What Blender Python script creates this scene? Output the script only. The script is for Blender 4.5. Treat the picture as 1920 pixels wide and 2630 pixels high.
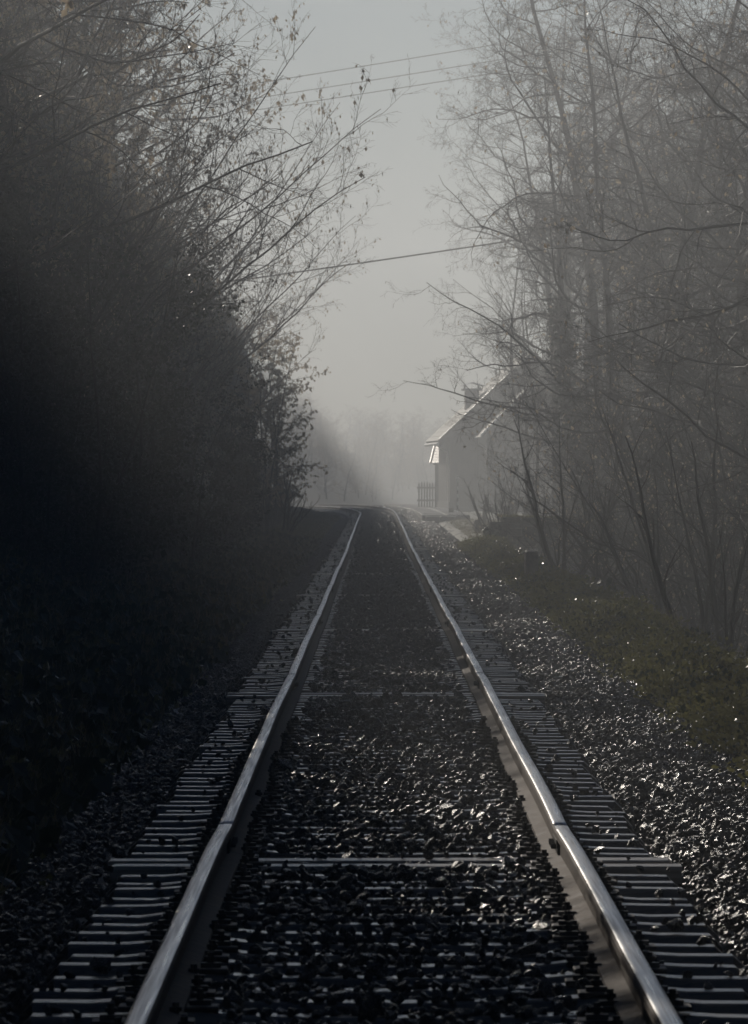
import bpy, bmesh, math, random
import numpy as np
from mathutils import Vector, Matrix

S = bpy.context.scene
COL = S.collection
for o in list(bpy.data.objects):
    bpy.data.objects.remove(o)
R = math.radians

# ------------------------------------------------------------------ camera
CAM = (-0.075, 0.0, 1.52)
cam = bpy.data.cameras.new('camera')
cam.sensor_fit = 'VERTICAL'
cam.sensor_height = 36.0
cam.sensor_width = 26.3
cam.lens = 272.0
cam.clip_start = 0.5
cam.clip_end = 3000
cam.dof.use_dof = True
cam.dof.focus_distance = 62.0
cam.dof.aperture_fstop = 26.0
camo = bpy.data.objects.new('camera', cam)
COL.objects.link(camo)
camo.location = CAM
camo.rotation_euler = (R(90 - 0.2195), 0, R(0.02))
S.camera = camo

# ------------------------------------------------------------------ light
SUN_AZ, SUN_EL = 19.0, 21.5          # degrees left of the track, degrees up
sv = Vector((-math.sin(R(SUN_AZ)) * math.cos(R(SUN_EL)), math.cos(R(SUN_AZ)) * math.cos(R(SUN_EL)), math.sin(R(SUN_EL))))
W = bpy.data.worlds.new('World')
S.world = W
W.use_nodes = True
wn = W.node_tree
sky = wn.nodes.new('ShaderNodeTexSky')
sky.sky_type = 'NISHITA'
sky.sun_disc = False
sky.sun_elevation = R(SUN_EL)
sky.sun_rotation = R(-SUN_AZ)
sky.air_density = 0.9
sky.dust_density = 0.15
sky.ozone_density = 5.0
bg = wn.nodes['Background']
wn.links.new(sky.outputs[0], bg.inputs[0])
bg.inputs[1].default_value = 0.05
sl = bpy.data.lights.new('sun', 'SUN')
sl.energy = 5.0
sl.angle = R(0.53)
sl.color = (1.0, 0.915, 0.80)
so = bpy.data.objects.new('sun', sl)
COL.objects.link(so)
so.rotation_euler = (-sv).to_track_quat('-Z', 'Y').to_euler()
so.location = (-60, 90, 80)

S.view_settings.view_transform = 'Standard'
S.view_settings.look = 'None'
S.view_settings.exposure = -1.0
S.view_settings.gamma = 1.0
S.view_settings.use_curve_mapping = False
S.render.engine = 'CYCLES'
cy = S.cycles
cy.max_bounces = 4
cy.diffuse_bounces = 2
cy.glossy_bounces = 2
cy.transmission_bounces = 2
cy.volume_bounces = 0
cy.transparent_max_bounces = 8
cy.use_denoising = True
cy.sample_clamp_indirect = 4.0
cy.sample_clamp_direct = 0.0
HAZE_DENSITY = 0.0020
HAZE_G = 0.76

# ------------------------------------------------------------------ helpers
rng0 = np.random.default_rng(7)
random.seed(7)


def tag(o, label=None, cat=None, group=None, kind=None):
    if label: o['label'] = label
    if cat: o['category'] = cat
    if group: o['group'] = group
    if kind: o['kind'] = kind
    return o


def link(name, mesh, parent=None, loc=None, rz=None):
    o = bpy.data.objects.new(name, mesh)
    COL.objects.link(o)
    if parent is not None: o.parent = parent
    if loc is not None: o.location = loc
    if rz is not None: o.rotation_euler = (0, 0, rz)
    return o


def empty(name, loc=(0, 0, 0), rz=0.0):
    o = bpy.data.objects.new(name, None)
    COL.objects.link(o)
    o.location = loc
    o.rotation_euler = (0, 0, rz)
    o.empty_display_size = 0.2
    return o


def np_mesh(name, V, F, mats, smooth=False, mi=None):
    """V (n,3), F (m,k) index array with k = 3 or 4"""
    V = np.asarray(V, dtype=np.float32)
    F = np.asarray(F, dtype=np.int32)
    m = bpy.data.meshes.new(name)
    m.vertices.add(len(V))
    m.vertices.foreach_set('co', V.ravel())
    k = F.shape[1]
    m.loops.add(F.size)
    m.loops.foreach_set('vertex_index', F.ravel())
    m.polygons.add(len(F))
    m.polygons.foreach_set('loop_start', np.arange(0, F.size, k, dtype=np.int32))
    m.polygons.foreach_set('loop_total', np.full(len(F), k, dtype=np.int32))
    if mi is not None: m.polygons.foreach_set('material_index', np.asarray(mi, dtype=np.int32))
    m.polygons.foreach_set('use_smooth', np.full(len(F), smooth, dtype=bool))
    m.update(calc_edges=True)
    for mt in (mats if isinstance(mats, (list, tuple)) else [mats]):
        m.materials.append(mt)
    return m


class MB:
    """collects plain shapes into one mesh"""
    def __init__(s): s.V = []; s.F = []

    def add(s, V, F):
        n = len(s.V); s.V += [tuple(v) for v in V]; s.F += [tuple(i + n for i in f) for f in F]; return s

    def box(s, x0, x1, y0, y1, z0, z1):
        return s.add([(x0, y0, z0), (x1, y0, z0), (x1, y1, z0), (x0, y1, z0), (x0, y0, z1), (x1, y0, z1), (x1, y1, z1), (x0, y1, z1)],
                     [(0, 3, 2, 1), (4, 5, 6, 7), (0, 1, 5, 4), (1, 2, 6, 5), (2, 3, 7, 6), (3, 0, 4, 7)])

    def prism(s, poly, y0, y1):
        """poly in the xz plane, extruded along y"""
        n = len(poly)
        V = [(x, y0, z) for x, z in poly] + [(x, y1, z) for x, z in poly]
        F = [tuple(range(n)), tuple(range(2 * n - 1, n - 1, -1))] + [(i, i + n, (i + 1) % n + n, (i + 1) % n) for i in range(n)]
        return s.add(V, F)

    def tube(s, pts, r, n=8, cap=True):
        pts = [Vector(p) for p in pts]
        rs = r if isinstance(r, (list, tuple)) else [r] * len(pts)
        V = []; F = []
        t0 = (pts[1] - pts[0]).normalized()
        ref = Vector((0, 0, 1)) if abs(t0.z) < .9 else Vector((1, 0, 0))
        for i, p in enumerate(pts):
            t = (pts[min(i + 1, len(pts) - 1)] - pts[max(i - 1, 0)]).normalized()
            u = t.cross(ref).normalized(); v = t.cross(u)
            V += [p + rs[i] * (math.cos(2 * math.pi * k / n) * u + math.sin(2 * math.pi * k / n) * v) for k in range(n)]
        for i in range(len(pts) - 1):
            for k in range(n):
                F.append((i * n + k, i * n + (k + 1) % n, (i + 1) * n + (k + 1) % n, (i + 1) * n + k))
        if cap:
            F.append(tuple(range(n - 1, -1, -1))); F.append(tuple(range((len(pts) - 1) * n, len(pts) * n)))
        return s.add(V, F)

    def mesh(s, name, mat, bevel=0.0, smooth=False):
        m = bpy.data.meshes.new(name)
        m.from_pydata(s.V, [], s.F)
        if bevel > 0 or True:
            bm = bmesh.new(); bm.from_mesh(m)
            bmesh.ops.recalc_face_normals(bm, faces=bm.faces)
            if bevel > 0:
                bmesh.ops.bevel(bm, geom=bm.edges[:] + bm.verts[:], offset=bevel, segments=1, affect='EDGES', profile=.5)
            bm.to_mesh(m); bm.free()
        if smooth:
            for p in m.polygons: p.use_smooth = True
        m.materials.append(mat)
        m.update()
        return m

    def build(s, name, mat, parent=None, bevel=0.0, smooth=False, loc=None):
        return link(name, s.mesh(name, mat, bevel, smooth), parent, loc)


# ------------------------------------------------------------------ materials
def material(name, c1, c2=None, rough=0.7, metal=0.0, scale=8.0, bump=0.0, bump_scale=None, rough2=None, spec=0.5, stretch=None, detail=6, island=0.0, c3=None):
    m = bpy.data.materials.new(name)
    m.use_nodes = True
    t = m.node_tree; N = t.nodes; Lk = t.links
    b = N['Principled BSDF']
    b.inputs['Roughness'].default_value = rough
    b.inputs['Metallic'].default_value = metal
    b.inputs['Specular IOR Level'].default_value = spec
    b.inputs['Base Color'].default_value = (*c1, 1)
    tc = N.new('ShaderNodeTexCoord')
    mp = N.new('ShaderNodeMapping')
    Lk.new(tc.outputs['Object'], mp.inputs[0])
    if stretch: mp.inputs['Scale'].default_value = stretch
    if c2 is not None:
        nz = N.new('ShaderNodeTexNoise'); nz.inputs['Scale'].default_value = scale; nz.inputs['Detail'].default_value = detail
        Lk.new(mp.outputs[0], nz.inputs['Vector'])
        rp = N.new('ShaderNodeValToRGB')
        rp.color_ramp.elements[0].position = .32; rp.color_ramp.elements[1].position = .68
        rp.color_ramp.elements[0].color = (*c1, 1); rp.color_ramp.elements[1].color = (*c2, 1)
        if c3 is not None:
            e = rp.color_ramp.elements.new(.5); e.color = (*c3, 1)
        Lk.new(nz.outputs[0], rp.inputs[0])
        col = rp.outputs[0]
        if island > 0:
            gi = N.new('ShaderNodeObjectInfo')
            mr = N.new('ShaderNodeMapRange'); mr.inputs[3].default_value = 1 - island; mr.inputs[4].default_value = 1 + island
            Lk.new(gi.outputs['Random'], mr.inputs[0])
            mx = N.new('ShaderNodeVectorMath'); mx.operation = 'SCALE'
            Lk.new(col, mx.inputs[0]); Lk.new(mr.outputs[0], mx.inputs['Scale'])
            col = mx.outputs[0]
        Lk.new(col, b.inputs['Base Color'])
        if rough2 is not None:
            m2 = N.new('ShaderNodeMapRange'); m2.inputs[1].default_value = .3; m2.inputs[2].default_value = .7
            m2.inputs[3].default_value = rough; m2.inputs[4].default_value = rough2
            Lk.new(nz.outputs[0], m2.inputs[0]); Lk.new(m2.outputs[0], b.inputs['Roughness'])
    if bump > 0:
        n2 = N.new('ShaderNodeTexNoise'); n2.inputs['Scale'].default_value = bump_scale or scale * 3; n2.inputs['Detail'].default_value = 6
        Lk.new(mp.outputs[0], n2.inputs['Vector'])
        bp = N.new('ShaderNodeBump'); bp.inputs['Strength'].default_value = 1.0; bp.inputs['Distance'].default_value = bump
        Lk.new(n2.outputs[0], bp.inputs['Height']); Lk.new(bp.outputs[0], b.inputs['Normal'])
    return m


def leaf_material(name, c1, c2, trans, rough=0.4, tmix=0.45, spec=0.5):
    m = bpy.data.materials.new(name)
    m.use_nodes = True
    t = m.node_tree; N = t.nodes; Lk = t.links
    b = N['Principled BSDF']; b.inputs['Roughness'].default_value = rough; b.inputs['Specular IOR Level'].default_value = spec
    tc = N.new('ShaderNodeTexCoord')
    nz = N.new('ShaderNodeTexNoise'); nz.inputs['Scale'].default_value = 3.0; nz.inputs['Detail'].default_value = 4
    Lk.new(tc.outputs['Object'], nz.inputs['Vector'])
    rp = N.new('ShaderNodeValToRGB'); rp.color_ramp.elements[0].position = .35; rp.color_ramp.elements[1].position = .65
    rp.color_ramp.elements[0].color = (*c1, 1); rp.color_ramp.elements[1].color = (*c2, 1)
    Lk.new(nz.outputs[0], rp.inputs[0]); Lk.new(rp.outputs[0], b.inputs['Base Color'])
    tr = N.new('ShaderNodeBsdfTranslucent'); tr.inputs[0].default_value = (*trans, 1)
    mx = N.new('ShaderNodeMixShader'); mx.inputs[0].default_value = tmix
    Lk.new(b.outputs[0], mx.inputs[1]); Lk.new(tr.outputs[0], mx.inputs[2])
    Lk.new(mx.outputs[0], N['Material Output'].inputs['Surface'])
    return m


M = {}
M['ground'] = material('soil', (.020, .018, .014), (.045, .040, .026), .85, scale=1.3, bump=.03, bump_scale=14, c3=(.028, .03, .016))
M['yard'] = material('yard_gravel', (.13, .12, .10), (.27, .25, .21), .5, scale=2.2, rough2=.8, bump=.012, bump_scale=22, c3=(.16, .155, .09))
M['bed'] = material('ballast_bed', (.012, .012, .012), (.04, .038, .036), .6, scale=26, bump=.02, bump_scale=40)
M['stone'] = material('ballast_stone', (.012, .0115, .0115), (.034, .032, .031), .15, scale=14, rough2=.36, bump=.004, bump_scale=60, island=.5)
M['rail_top'] = material('polished_steel', (.62, .61, .60), (.30, .285, .27), .22, 1.0, scale=6, rough2=.46, stretch=(14, .12, 1), bump=.0006, bump_scale=30)
M['rail_rust'] = material('rail_rust', (.07, .05, .037), (.15, .115, .09), .7, .05, scale=10, rough2=.9, bump=.002, bump_scale=50, spec=.25)
M['steel_sleeper'] = material('sleeper_steel', (.045, .038, .031), (.115, .097, .08), .17, .1, scale=9, rough2=.42, bump=.0006, bump_scale=50, island=.35, stretch=(.6, 3, 3))
M['wood_sleeper'] = material('sleeper_wood', (.17, .145, .12), (.36, .315, .27), .25, scale=5, rough2=.5, bump=.0015, bump_scale=14, stretch=(.35, 9, 9), island=.25)
M['iron'] = material('dark_iron', (.022, .018, .016), (.05, .04, .033), .65, .3, scale=20)
M['bark'] = material('bark', (.030, .026, .022), (.07, .062, .052), .85, scale=9, bump=.012, bump_scale=22, stretch=(1, 1, .3))
M['twig'] = material('twig', (.032, .025, .020), (.055, .043, .034), .6, scale=4)
M['catkin'] = material('catkin', (.06, .042, .026), (.09, .066, .04), .7, scale=12)
M['dry_leaf'] = leaf_material('dry_leaf', (.12, .085, .055), (.22, .165, .11), (.55, .45, .32), .28, .5)
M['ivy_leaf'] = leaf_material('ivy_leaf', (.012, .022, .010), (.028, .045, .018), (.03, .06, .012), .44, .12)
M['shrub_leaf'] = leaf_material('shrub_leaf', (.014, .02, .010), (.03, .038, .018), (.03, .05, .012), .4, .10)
M['grass'] = leaf_material('grass_blade', (.055, .055, .020), (.11, .09, .04), (.22, .19, .08), .38, .40)
M['dry_grass'] = leaf_material('dry_grass', (.11, .085, .045), (.17, .135, .075), (.25, .2, .11), .5, .35)
M['moss'] = leaf_material('moss_leaf', (.052, .058, .022), (.105, .096, .044), (.25, .24, .09), .20, .34)
M['masonry'] = material('wall_stone', (.05, .048, .044), (.11, .105, .096), .8, scale=5, bump=.015, bump_scale=16, island=.3)
M['mortar'] = material('mortar', (.04, .04, .037), (.07, .068, .06), .9, scale=9, bump=.006)
M['concrete'] = material('concrete', (.16, .155, .145), (.27, .26, .24), .5, scale=3, rough2=.8, bump=.004, bump_scale=30, island=.15)
M['post_stone'] = material('post_stone', (.07, .062, .055), (.15, .13, .11), .7, scale=14, bump=.005, bump_scale=40)
M['old_wood'] = material('old_wood', (.05, .04, .032), (.10, .085, .07), .75, scale=6, bump=.006, bump_scale=20, stretch=(4, 4, .4))
M['cladding'] = material('board_cladding', (.03, .024, .019), (.06, .049, .04), .8, scale=4, stretch=(5, 5, .3), island=.2)
M['plaster'] = material('plaster', (.05, .046, .04), (.08, .075, .067), .9, scale=2.5, bump=.004)
M['roof_tile'] = material('mossy_roof_tile', (.055, .045, .03), (.10, .09, .055), .68, scale=3.5, c3=(.075, .075, .035), island=.3, bump=.006, spec=.35)
M['red_tile'] = material('clay_tile', (.36, .21, .11), (.52, .34, .20), .45, scale=6, island=.2)
M['brick'] = material('chimney_brick', (.13, .08, .06), (.22, .15, .115), .8, scale=7, bump=.01)
M['zinc'] = material('zinc_flashing', (.62, .62, .62), (.74, .74, .73), .32, .8, scale=6, rough2=.45)
M['white_paint'] = material('white_paint', (.72, .72, .70), (.80, .80, .78), .4, scale=9)
M['black_paint'] = material('black_paint', (.02, .02, .02), (.035, .035, .035), .4, scale=9)
M['wire'] = material('cable', (.03, .03, .032), (.05, .05, .05), .5, .4, scale=5)
M['glass'] = material('window_glass', (.02, .022, .025), None, .08)


# ------------------------------------------------------------------ the lie of the track
def smooth(a, b, v):
    t = np.clip((np.asarray(v, dtype=float) - a) / (b - a), 0, 1)
    return t * t * (3 - 2 * t)


def xc(y):
    s = np.clip(np.asarray(y, dtype=float) - 324.4, 0, None)
    s1 = np.minimum(s, 300)
    return -s1 ** 2 / (2 * 6130) - (s - s1) * 300 / 6130


def hc(y):                                          # heading (dx/dy)
    s = np.clip(np.asarray(y, dtype=float) - 324.4, 0, 300)
    return -s / 6130


def zc(y):
    s = np.clip(np.asarray(y, dtype=float) - 180, 0, 400)
    return 0.002168 * s - 6.567e-6 * s * s


def cant(y):
    return 0.134 * np.clip((np.asarray(y, dtype=float) - 324.4) / 40, 0, 1)


JOINTS = [7.5 + 27.2 * k for k in range(0, 26)]
JOINT_REF = np.array(JOINTS)


def wob_x(y, side):
    y = np.asarray(y, dtype=float)
    return .003 * np.sin(y * .23 + side) + .0015 * np.sin(y * .61 + 2.1 * side) + .004 * np.sin(y * .083 + .7)


def wob_z(y, side):
    y = np.asarray(y, dtype=float)
    dj = np.min(np.abs(y[..., None] - JOINT_REF), axis=-1)
    return -.013 * np.exp(-(dj / 1.4) ** 2) + .003 * np.sin(y * .31 + 1.3 * side) + .004 * np.sin(y * .11 + side)


def hsh(x, y, s):                                   # smooth pseudo-noise
    return (np.sin(x * 1.7 * s + 3.1) * np.cos(y * 1.3 * s + 1.2) + np.sin(x * .7 * s + y * .9 * s + .4) + np.cos(x * 2.9 * s - y * 2.3 * s)) / 3


SLEEPER_TOP = -0.185


def ground_z(x, y):
    x = np.asarray(x, dtype=float); y = np.asarray(y, dtype=float)
    u = x - xc(y)
    z = zc(y) - 0.33 + 0 * u
    stn = np.maximum(smooth(236, 285, y), smooth(200.6, 204, y) * (1 - smooth(6.2, 9.5, u)))   # the station yard behind the stone wall: level ground to the right
    # right shoulder and bank
    sh = (.22 + .13 * hsh(u * 2.0, y * .8, 1.0) + .08 * hsh(u * 4.0, y * 2.2, 1.0)) * smooth(1.9, 2.5, u) * (1 - .6 * stn)
    edge = 2.95 + .12 * np.sin(y * .17) + .08 * np.sin(y * .43 + 1)
    drop = (np.clip(u - edge, 0, 7.0)) * .78 + np.clip(u - edge - 7, 0, 60) * .02
    z_r = sh - drop * (1 - stn) + .10 * stn * smooth(2.2, 3.2, u) - .02 * stn * np.clip(u - 14, 0, 30)
    # left bank, raised steeply to help shade the track
    v = -u
    z_l = .12 * smooth(1.55, 2.4, v) + .14 * np.clip(v - 2.2, 0, 2.2) + .70 * np.clip(v - 4.4, 0, 5.0) + .30 * np.clip(v - 9.4, 0, 14) + .03 * np.clip(v - 23.4, 0, 60)
    z = z + np.where(u > 0, z_r, z_l)
    z = z + smooth(600, 780, y) * (3.5 + 15 * (1 - smooth(-70, 12, x))) - .10 * smooth(215, 260, y) * smooth(1.5, 2.2, -u) * (1 - smooth(4, 7, -u))  # far rise added as a dark mass for the dim low fog
    z = z + .05 * hsh(x, y, 1.0) * smooth(1.6, 3, np.abs(u)) + .25 * hsh(x, y, .13) * smooth(6, 14, np.abs(u))
    return z


def ballast_z(u, y):
    """height of the stone layer relative to the rail top"""
    a = np.abs(u)
    z = np.full_like(u, SLEEPER_TOP - .030)
    z = z - .075 * smooth(.58, .68, a) * (1 - smooth(1.24, 1.34, a))
    z = z + .05 * smooth(1.3, 1.7, a) * (u > 0) - .02 * smooth(1.25, 1.5, a) * (u < 0)
    z = z + .014 * hsh(u * 5, y * 3, 1.0)
    z = z - .16 * smooth(2.0, 2.5, u) - .24 * smooth(1.55, 2.0, -u)
    return z


# ------------------------------------------------------------------ ground
def grid_mesh(name, xs, ys, fz, mat, smooth_=True):
    X, Y = np.meshgrid(xs, ys)
    Z = fz(X, Y)
    V = np.stack([X, Y, Z], -1).reshape(-1, 3)
    nx, ny = len(xs), len(ys)
    i = (np.arange(ny - 1)[:, None] * nx + np.arange(nx - 1)[None]).ravel()
    F = np.stack([i, i + 1, i + nx + 1, i + nx], 1)
    return np_mesh(name, V, F, mat, smooth_)


xs = np.concatenate([np.linspace(-480, -60, 22), np.linspace(-50, -8, 20), np.linspace(-7.5, -1.5, 22), np.linspace(-1.2, 1.2, 5), np.linspace(1.5, 4, 24), np.linspace(4.3, 11, 20), np.linspace(12, 60, 20), np.linspace(75, 480, 20)])
ys = np.concatenate([np.linspace(-70, 15, 12), np.linspace(18, 199, 205), np.linspace(199.6, 205, 16), np.linspace(206, 240, 34), np.linspace(241.5, 340, 60), np.linspace(345, 560, 40), np.linspace(570, 880, 40)])
tag(link('ground', grid_mesh('ground', xs, ys, ground_z, M['ground'])), kind='structure')

us = np.linspace(-2.1, 2.6, 40)
yb = np.concatenate([np.linspace(10, 160, 420), np.linspace(160.8, 600, 300)])
U, Y = np.meshgrid(us, yb)
BZ = zc(Y) + ballast_z(U, Y) - .035 + .012 * rng0.normal(size=U.shape) + cant(Y) * U / 1.5
V = np.stack([U + xc(Y), Y, BZ], -1).reshape(-1, 3)
i = (np.arange(len(yb) - 1)[:, None] * len(us) + np.arange(len(us) - 1)[None]).ravel()
tag(link('track_bed', np_mesh('track_bed', V, np.stack([i, i + 1, i + len(us) + 1, i + len(us)], 1), M['bed'], True)), kind='structure')

xs = np.linspace(2.15, 9.5, 40); ys = np.linspace(196, 430, 190)
U, Y = np.meshgrid(xs, ys)
U = 2.15 + (U - 2.15) * (.05 + .95 * smooth(202, 208, Y))
wig = .25 * np.sin(Y * .21) + .15 * np.sin(Y * .57)
XX = U + xc(Y) + wig * (1 - smooth(2.25, 5, U)) * .5
ZZ = ground_z(XX, Y) + .012 + .01 * hsh(XX * 3, Y * 2, 1.0) - .12 * (1 - smooth(196, 206, Y)) - .1 * smooth(415, 430, Y)
i = (np.arange(len(ys) - 1)[:, None] * len(xs) + np.arange(len(xs) - 1)[None]).ravel()
tag(link('station_yard', np_mesh('station_yard', np.stack([XX, Y, ZZ], -1).reshape(-1, 3), np.stack([i, i + 1, i + len(xs) + 1, i + len(xs)], 1), M['yard'], True)), kind='structure')

# ------------------------------------------------------------------ the track
track = tag(empty('railway_track', (0, 20, -.2)), 'single railway track with shining rails running into the fog', 'railway track')
track_inv = Matrix.Translation((0, -20, .2))


def part(name, mesh, loc=(0, 0, 0), rz=0.0, parent=None, rx=0.0, ry=0.0):
    o = link(name, mesh, parent or track)
    p = Vector(loc)
    if parent is None: p = track_inv @ p
    o.location = p
    o.rotation_euler = (rx, ry, rz)
    return o


HEAD = [(-.036, -.012), (-.030, -.002), (-.018, 0.0), (0, .001), (.018, 0.0), (.030, -.002), (.036, -.012), (.036, -.036), (.012, -.048), (.009, -.118), (.070, -.138), (.072, -.150),
        (-.072, -.150), (-.070, -.138), (-.009, -.118), (-.012, -.048), (-.036, -.036)]
TOPF = {1, 2, 3, 4}


def rail_mesh(side, ya, yb_, step):
    n = max(2, int((yb_ - ya) / step) + 1)
    yy = np.linspace(ya, yb_, n)
    k = len(HEAD)
    prof = np.array(HEAD)
    cx = xc(yy) + side * .7535 + wob_x(yy, side)
    cz = zc(yy) + side * cant(yy) / 2 + wob_z(yy, side)
    tilt = -side * .025 + np.arctan(cant(yy) / 1.5)
    ct, st = np.cos(tilt), np.sin(tilt)
    V = np.zeros((n, k, 3))
    V[..., 0] = cx[:, None] + ct[:, None] * prof[None, :, 0] - st[:, None] * prof[None, :, 1]
    V[..., 2] = cz[:, None] + st[:, None] * prof[None, :, 0] + ct[:, None] * prof[None, :, 1]
    V[..., 1] = yy[:, None]
    V = V.reshape(-1, 3) + np.array([0, -20, .2])
    a = (np.arange(n - 1)[:, None] * k + np.arange(k)[None]).ravel()
    b = (np.arange(n - 1)[:, None] * k + ((np.arange(k) + 1) % k)[None]).ravel()
    F = np.stack([a, b, b + k, a + k], 1)
    mi = np.tile([0 if j in TOPF else 1 for j in range(k)], n - 1)
    m = np_mesh('rail', V, F, [M['rail_top'], M['rail_rust']], False, mi)
    for end in (0, n - 1):                            # close the ends
        bm = bmesh.new(); bm.from_mesh(m); bm.verts.ensure_lookup_table()
        f = bm.faces.new([bm.verts[end * k + j] for j in (range(k) if end else range(k - 1, -1, -1))]); f.material_index = 1
        bm.to_mesh(m); bm.free()
    sm = np.zeros(len(m.polygons), dtype=bool); sm[:len(mi)] = mi == 0
    m.polygons.foreach_set('use_smooth', sm)
    return m


fish = MB().prism([(.012, -.045), (.030, -.05), (.024, -.115), (.012, -.12)], -.34, .34)
fish.prism([(-.012, -.045), (-.012, -.12), (-.024, -.115), (-.030, -.05)], -.34, .34)
fish_mesh = fish.mesh('fishplate', M['iron'])
bolt = MB().tube([(-.05, 0, 0), (.05, 0, 0)], .014, 6)
bolt_mesh = bolt.mesh('bolt', M['iron'])
edges = [12.0] + [j for j in JOINTS if 12 < j < 560] + [575.0]
for side in (-1, 1):
    for a, b in zip(edges[:-1], edges[1:]):
        st = .4 if a < 140 else (.8 if a < 320 else 2.0)
        r = part('rail', rail_mesh(side, a + .005, b - .005, st), (0, 20, -.2))
        if 12 < a < 190:
            px = float(xc(a) + side * .7535 + wob_x(np.array([a]), side)[0]); pz = float(zc(a) + wob_z(np.array([a]), side)[0])
            o = part('fishplate', fish_mesh, (px, a - 20, pz + .2), parent=r)
            if a < 90:
                for q in (-.24, -.09, .09, .24): part('bolt', bolt_mesh, (px, a + q - 20, pz - .082 + .2), parent=r)


# sleepers: pressed steel troughs, with a pair of timber ones under each rail joint
def sleeper_steel(seed):
    rg = np.random.default_rng(seed)
    us = np.array([-1.25, -1.235, -1.19, -1.0, -.88, -.80, -.64, -.5, 0, .5, .64, .80, .88, 1.0, 1.19, 1.235, 1.25])
    top = np.array([-.12, -.045, 0, .0, .008, .020, .020, .004, 0, .004, .020, .020, .008, .0, 0, -.045, -.12]) + rg.normal(size=17) * .002
    prof = [(-.13, -.13), (-.105, -.06), (-.088, -.007), (-.078, 0.0), (.078, 0.0), (.088, -.007), (.105, -.06), (.13, -.13)]
    V = []; F = []
    for u, t in zip(us, top):
        for (py, pz) in prof: V.append((u, py, pz + t))
    k = len(prof)
    for i in range(len(us) - 1):
        for j in range(k - 1):
            F.append((i * k + j, i * k + j + 1, (i + 1) * k + j + 1, (i + 1) * k + j))
    m = np_mesh('sleeper', V, F, M['steel_sleeper'], False)
    return m


def sleeper_wood(seed):
    rg = random.Random(seed)
    m = MB().box(-1.27, 1.27, -.12, .12, -.15, .016).mesh('sleeper', M['wood_sleeper'], .008)
    for v in m.vertices: v.co += Vector((rg.gauss(0, .006), rg.gauss(0, .003), rg.gauss(0, .003)))
    return m


steel_meshes = [sleeper_steel(k) for k in range(6)]
wood_meshes = [sleeper_wood(k) for k in range(3)]
clip = MB().box(-.035, .035, -.03, .03, 0, .022)
clip.tube([(0, 0, .015), (0, 0, .058)], .013, 6); clip.tube([(0, 0, .03), (0, 0, .044)], .022, 6)
clip_mesh = clip.mesh('rail_clip', M['iron'])
plate_mesh = MB().box(-.16, .16, -.085, .085, -.004, .012).mesh('base_plate', M['iron'], .003)
ylist = []
for a, b in zip([7.5] + edges[1:-1], edges[1:-1] + [edges[-2] + 27.2]):
    n = 42
    gaps = np.linspace(a + .30, b - .30, n)
    ylist += [(float(v), i in (0, n - 1)) for i, v in enumerate(gaps)]
ylist = [q for q in ylist if 15 < q[0] < 560]
NPART = 300
restV, restF, nrest = [], [], 0
sv_ = np.array([v.co[:] for v in steel_meshes[0].vertices]); sf_ = np.array([p.vertices[:] for p in steel_meshes[0].polygons])
for k, (y, wood) in enumerate(ylist):
    cz = float(zc(y)) + SLEEPER_TOP + float(wob_z(np.array([y]), 0)[0]) * .7
    cx = float(xc(y)) + random.gauss(0, .018)
    if y > 150: cz -= .035 * min(1, (y - 150) / 40)
    rz = float(hc(y)) * -1 + random.gauss(0, .006)
    if k < NPART:
        o = part('sleeper', random.choice(wood_meshes if wood else steel_meshes), (cx, y + random.gauss(0, .018), cz + random.gauss(0, .0025)), rz, ry=random.gauss(0, .0015))
        if k < 60:
            for side in (-1, 1):
                part('base_plate', plate_mesh, (side * .7535, 0, .022), 0, o)
                for q in (-1, 1): part('rail_clip', clip_mesh, (side * .7535 + q * .10, .012 * q, .028), 0, o)
    else:
        c, s = math.cos(-float(hc(y))), math.sin(-float(hc(y)))
        vv = sv_.copy(); vv[:, 2] += vv[:, 0] * float(cant(y)) / 1.5
        restV.append(np.stack([cx + c * vv[:, 0] - s * vv[:, 1], y + s * vv[:, 0] + c * vv[:, 1] - 20, cz + vv[:, 2] + .2], 1))
        restF.append(sf_ + nrest); nrest += len(sv_)
tag(part('sleeper_row', np_mesh('sleeper_row', np.concatenate(restV), np.concatenate(restF), M['steel_sleeper']), (0, 20, -.2)), kind='stuff')

# ------------------------------------------------------------------ instanced small stuff
PROTO = {}


def proto_collection(name, meshes):
    c = bpy.data.collections.new(name)
    for k, m in enumerate(meshes):
        o = bpy.data.objects.new('%s_%02d' % (name, k), m)
        c.objects.link(o)
    return c


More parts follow.
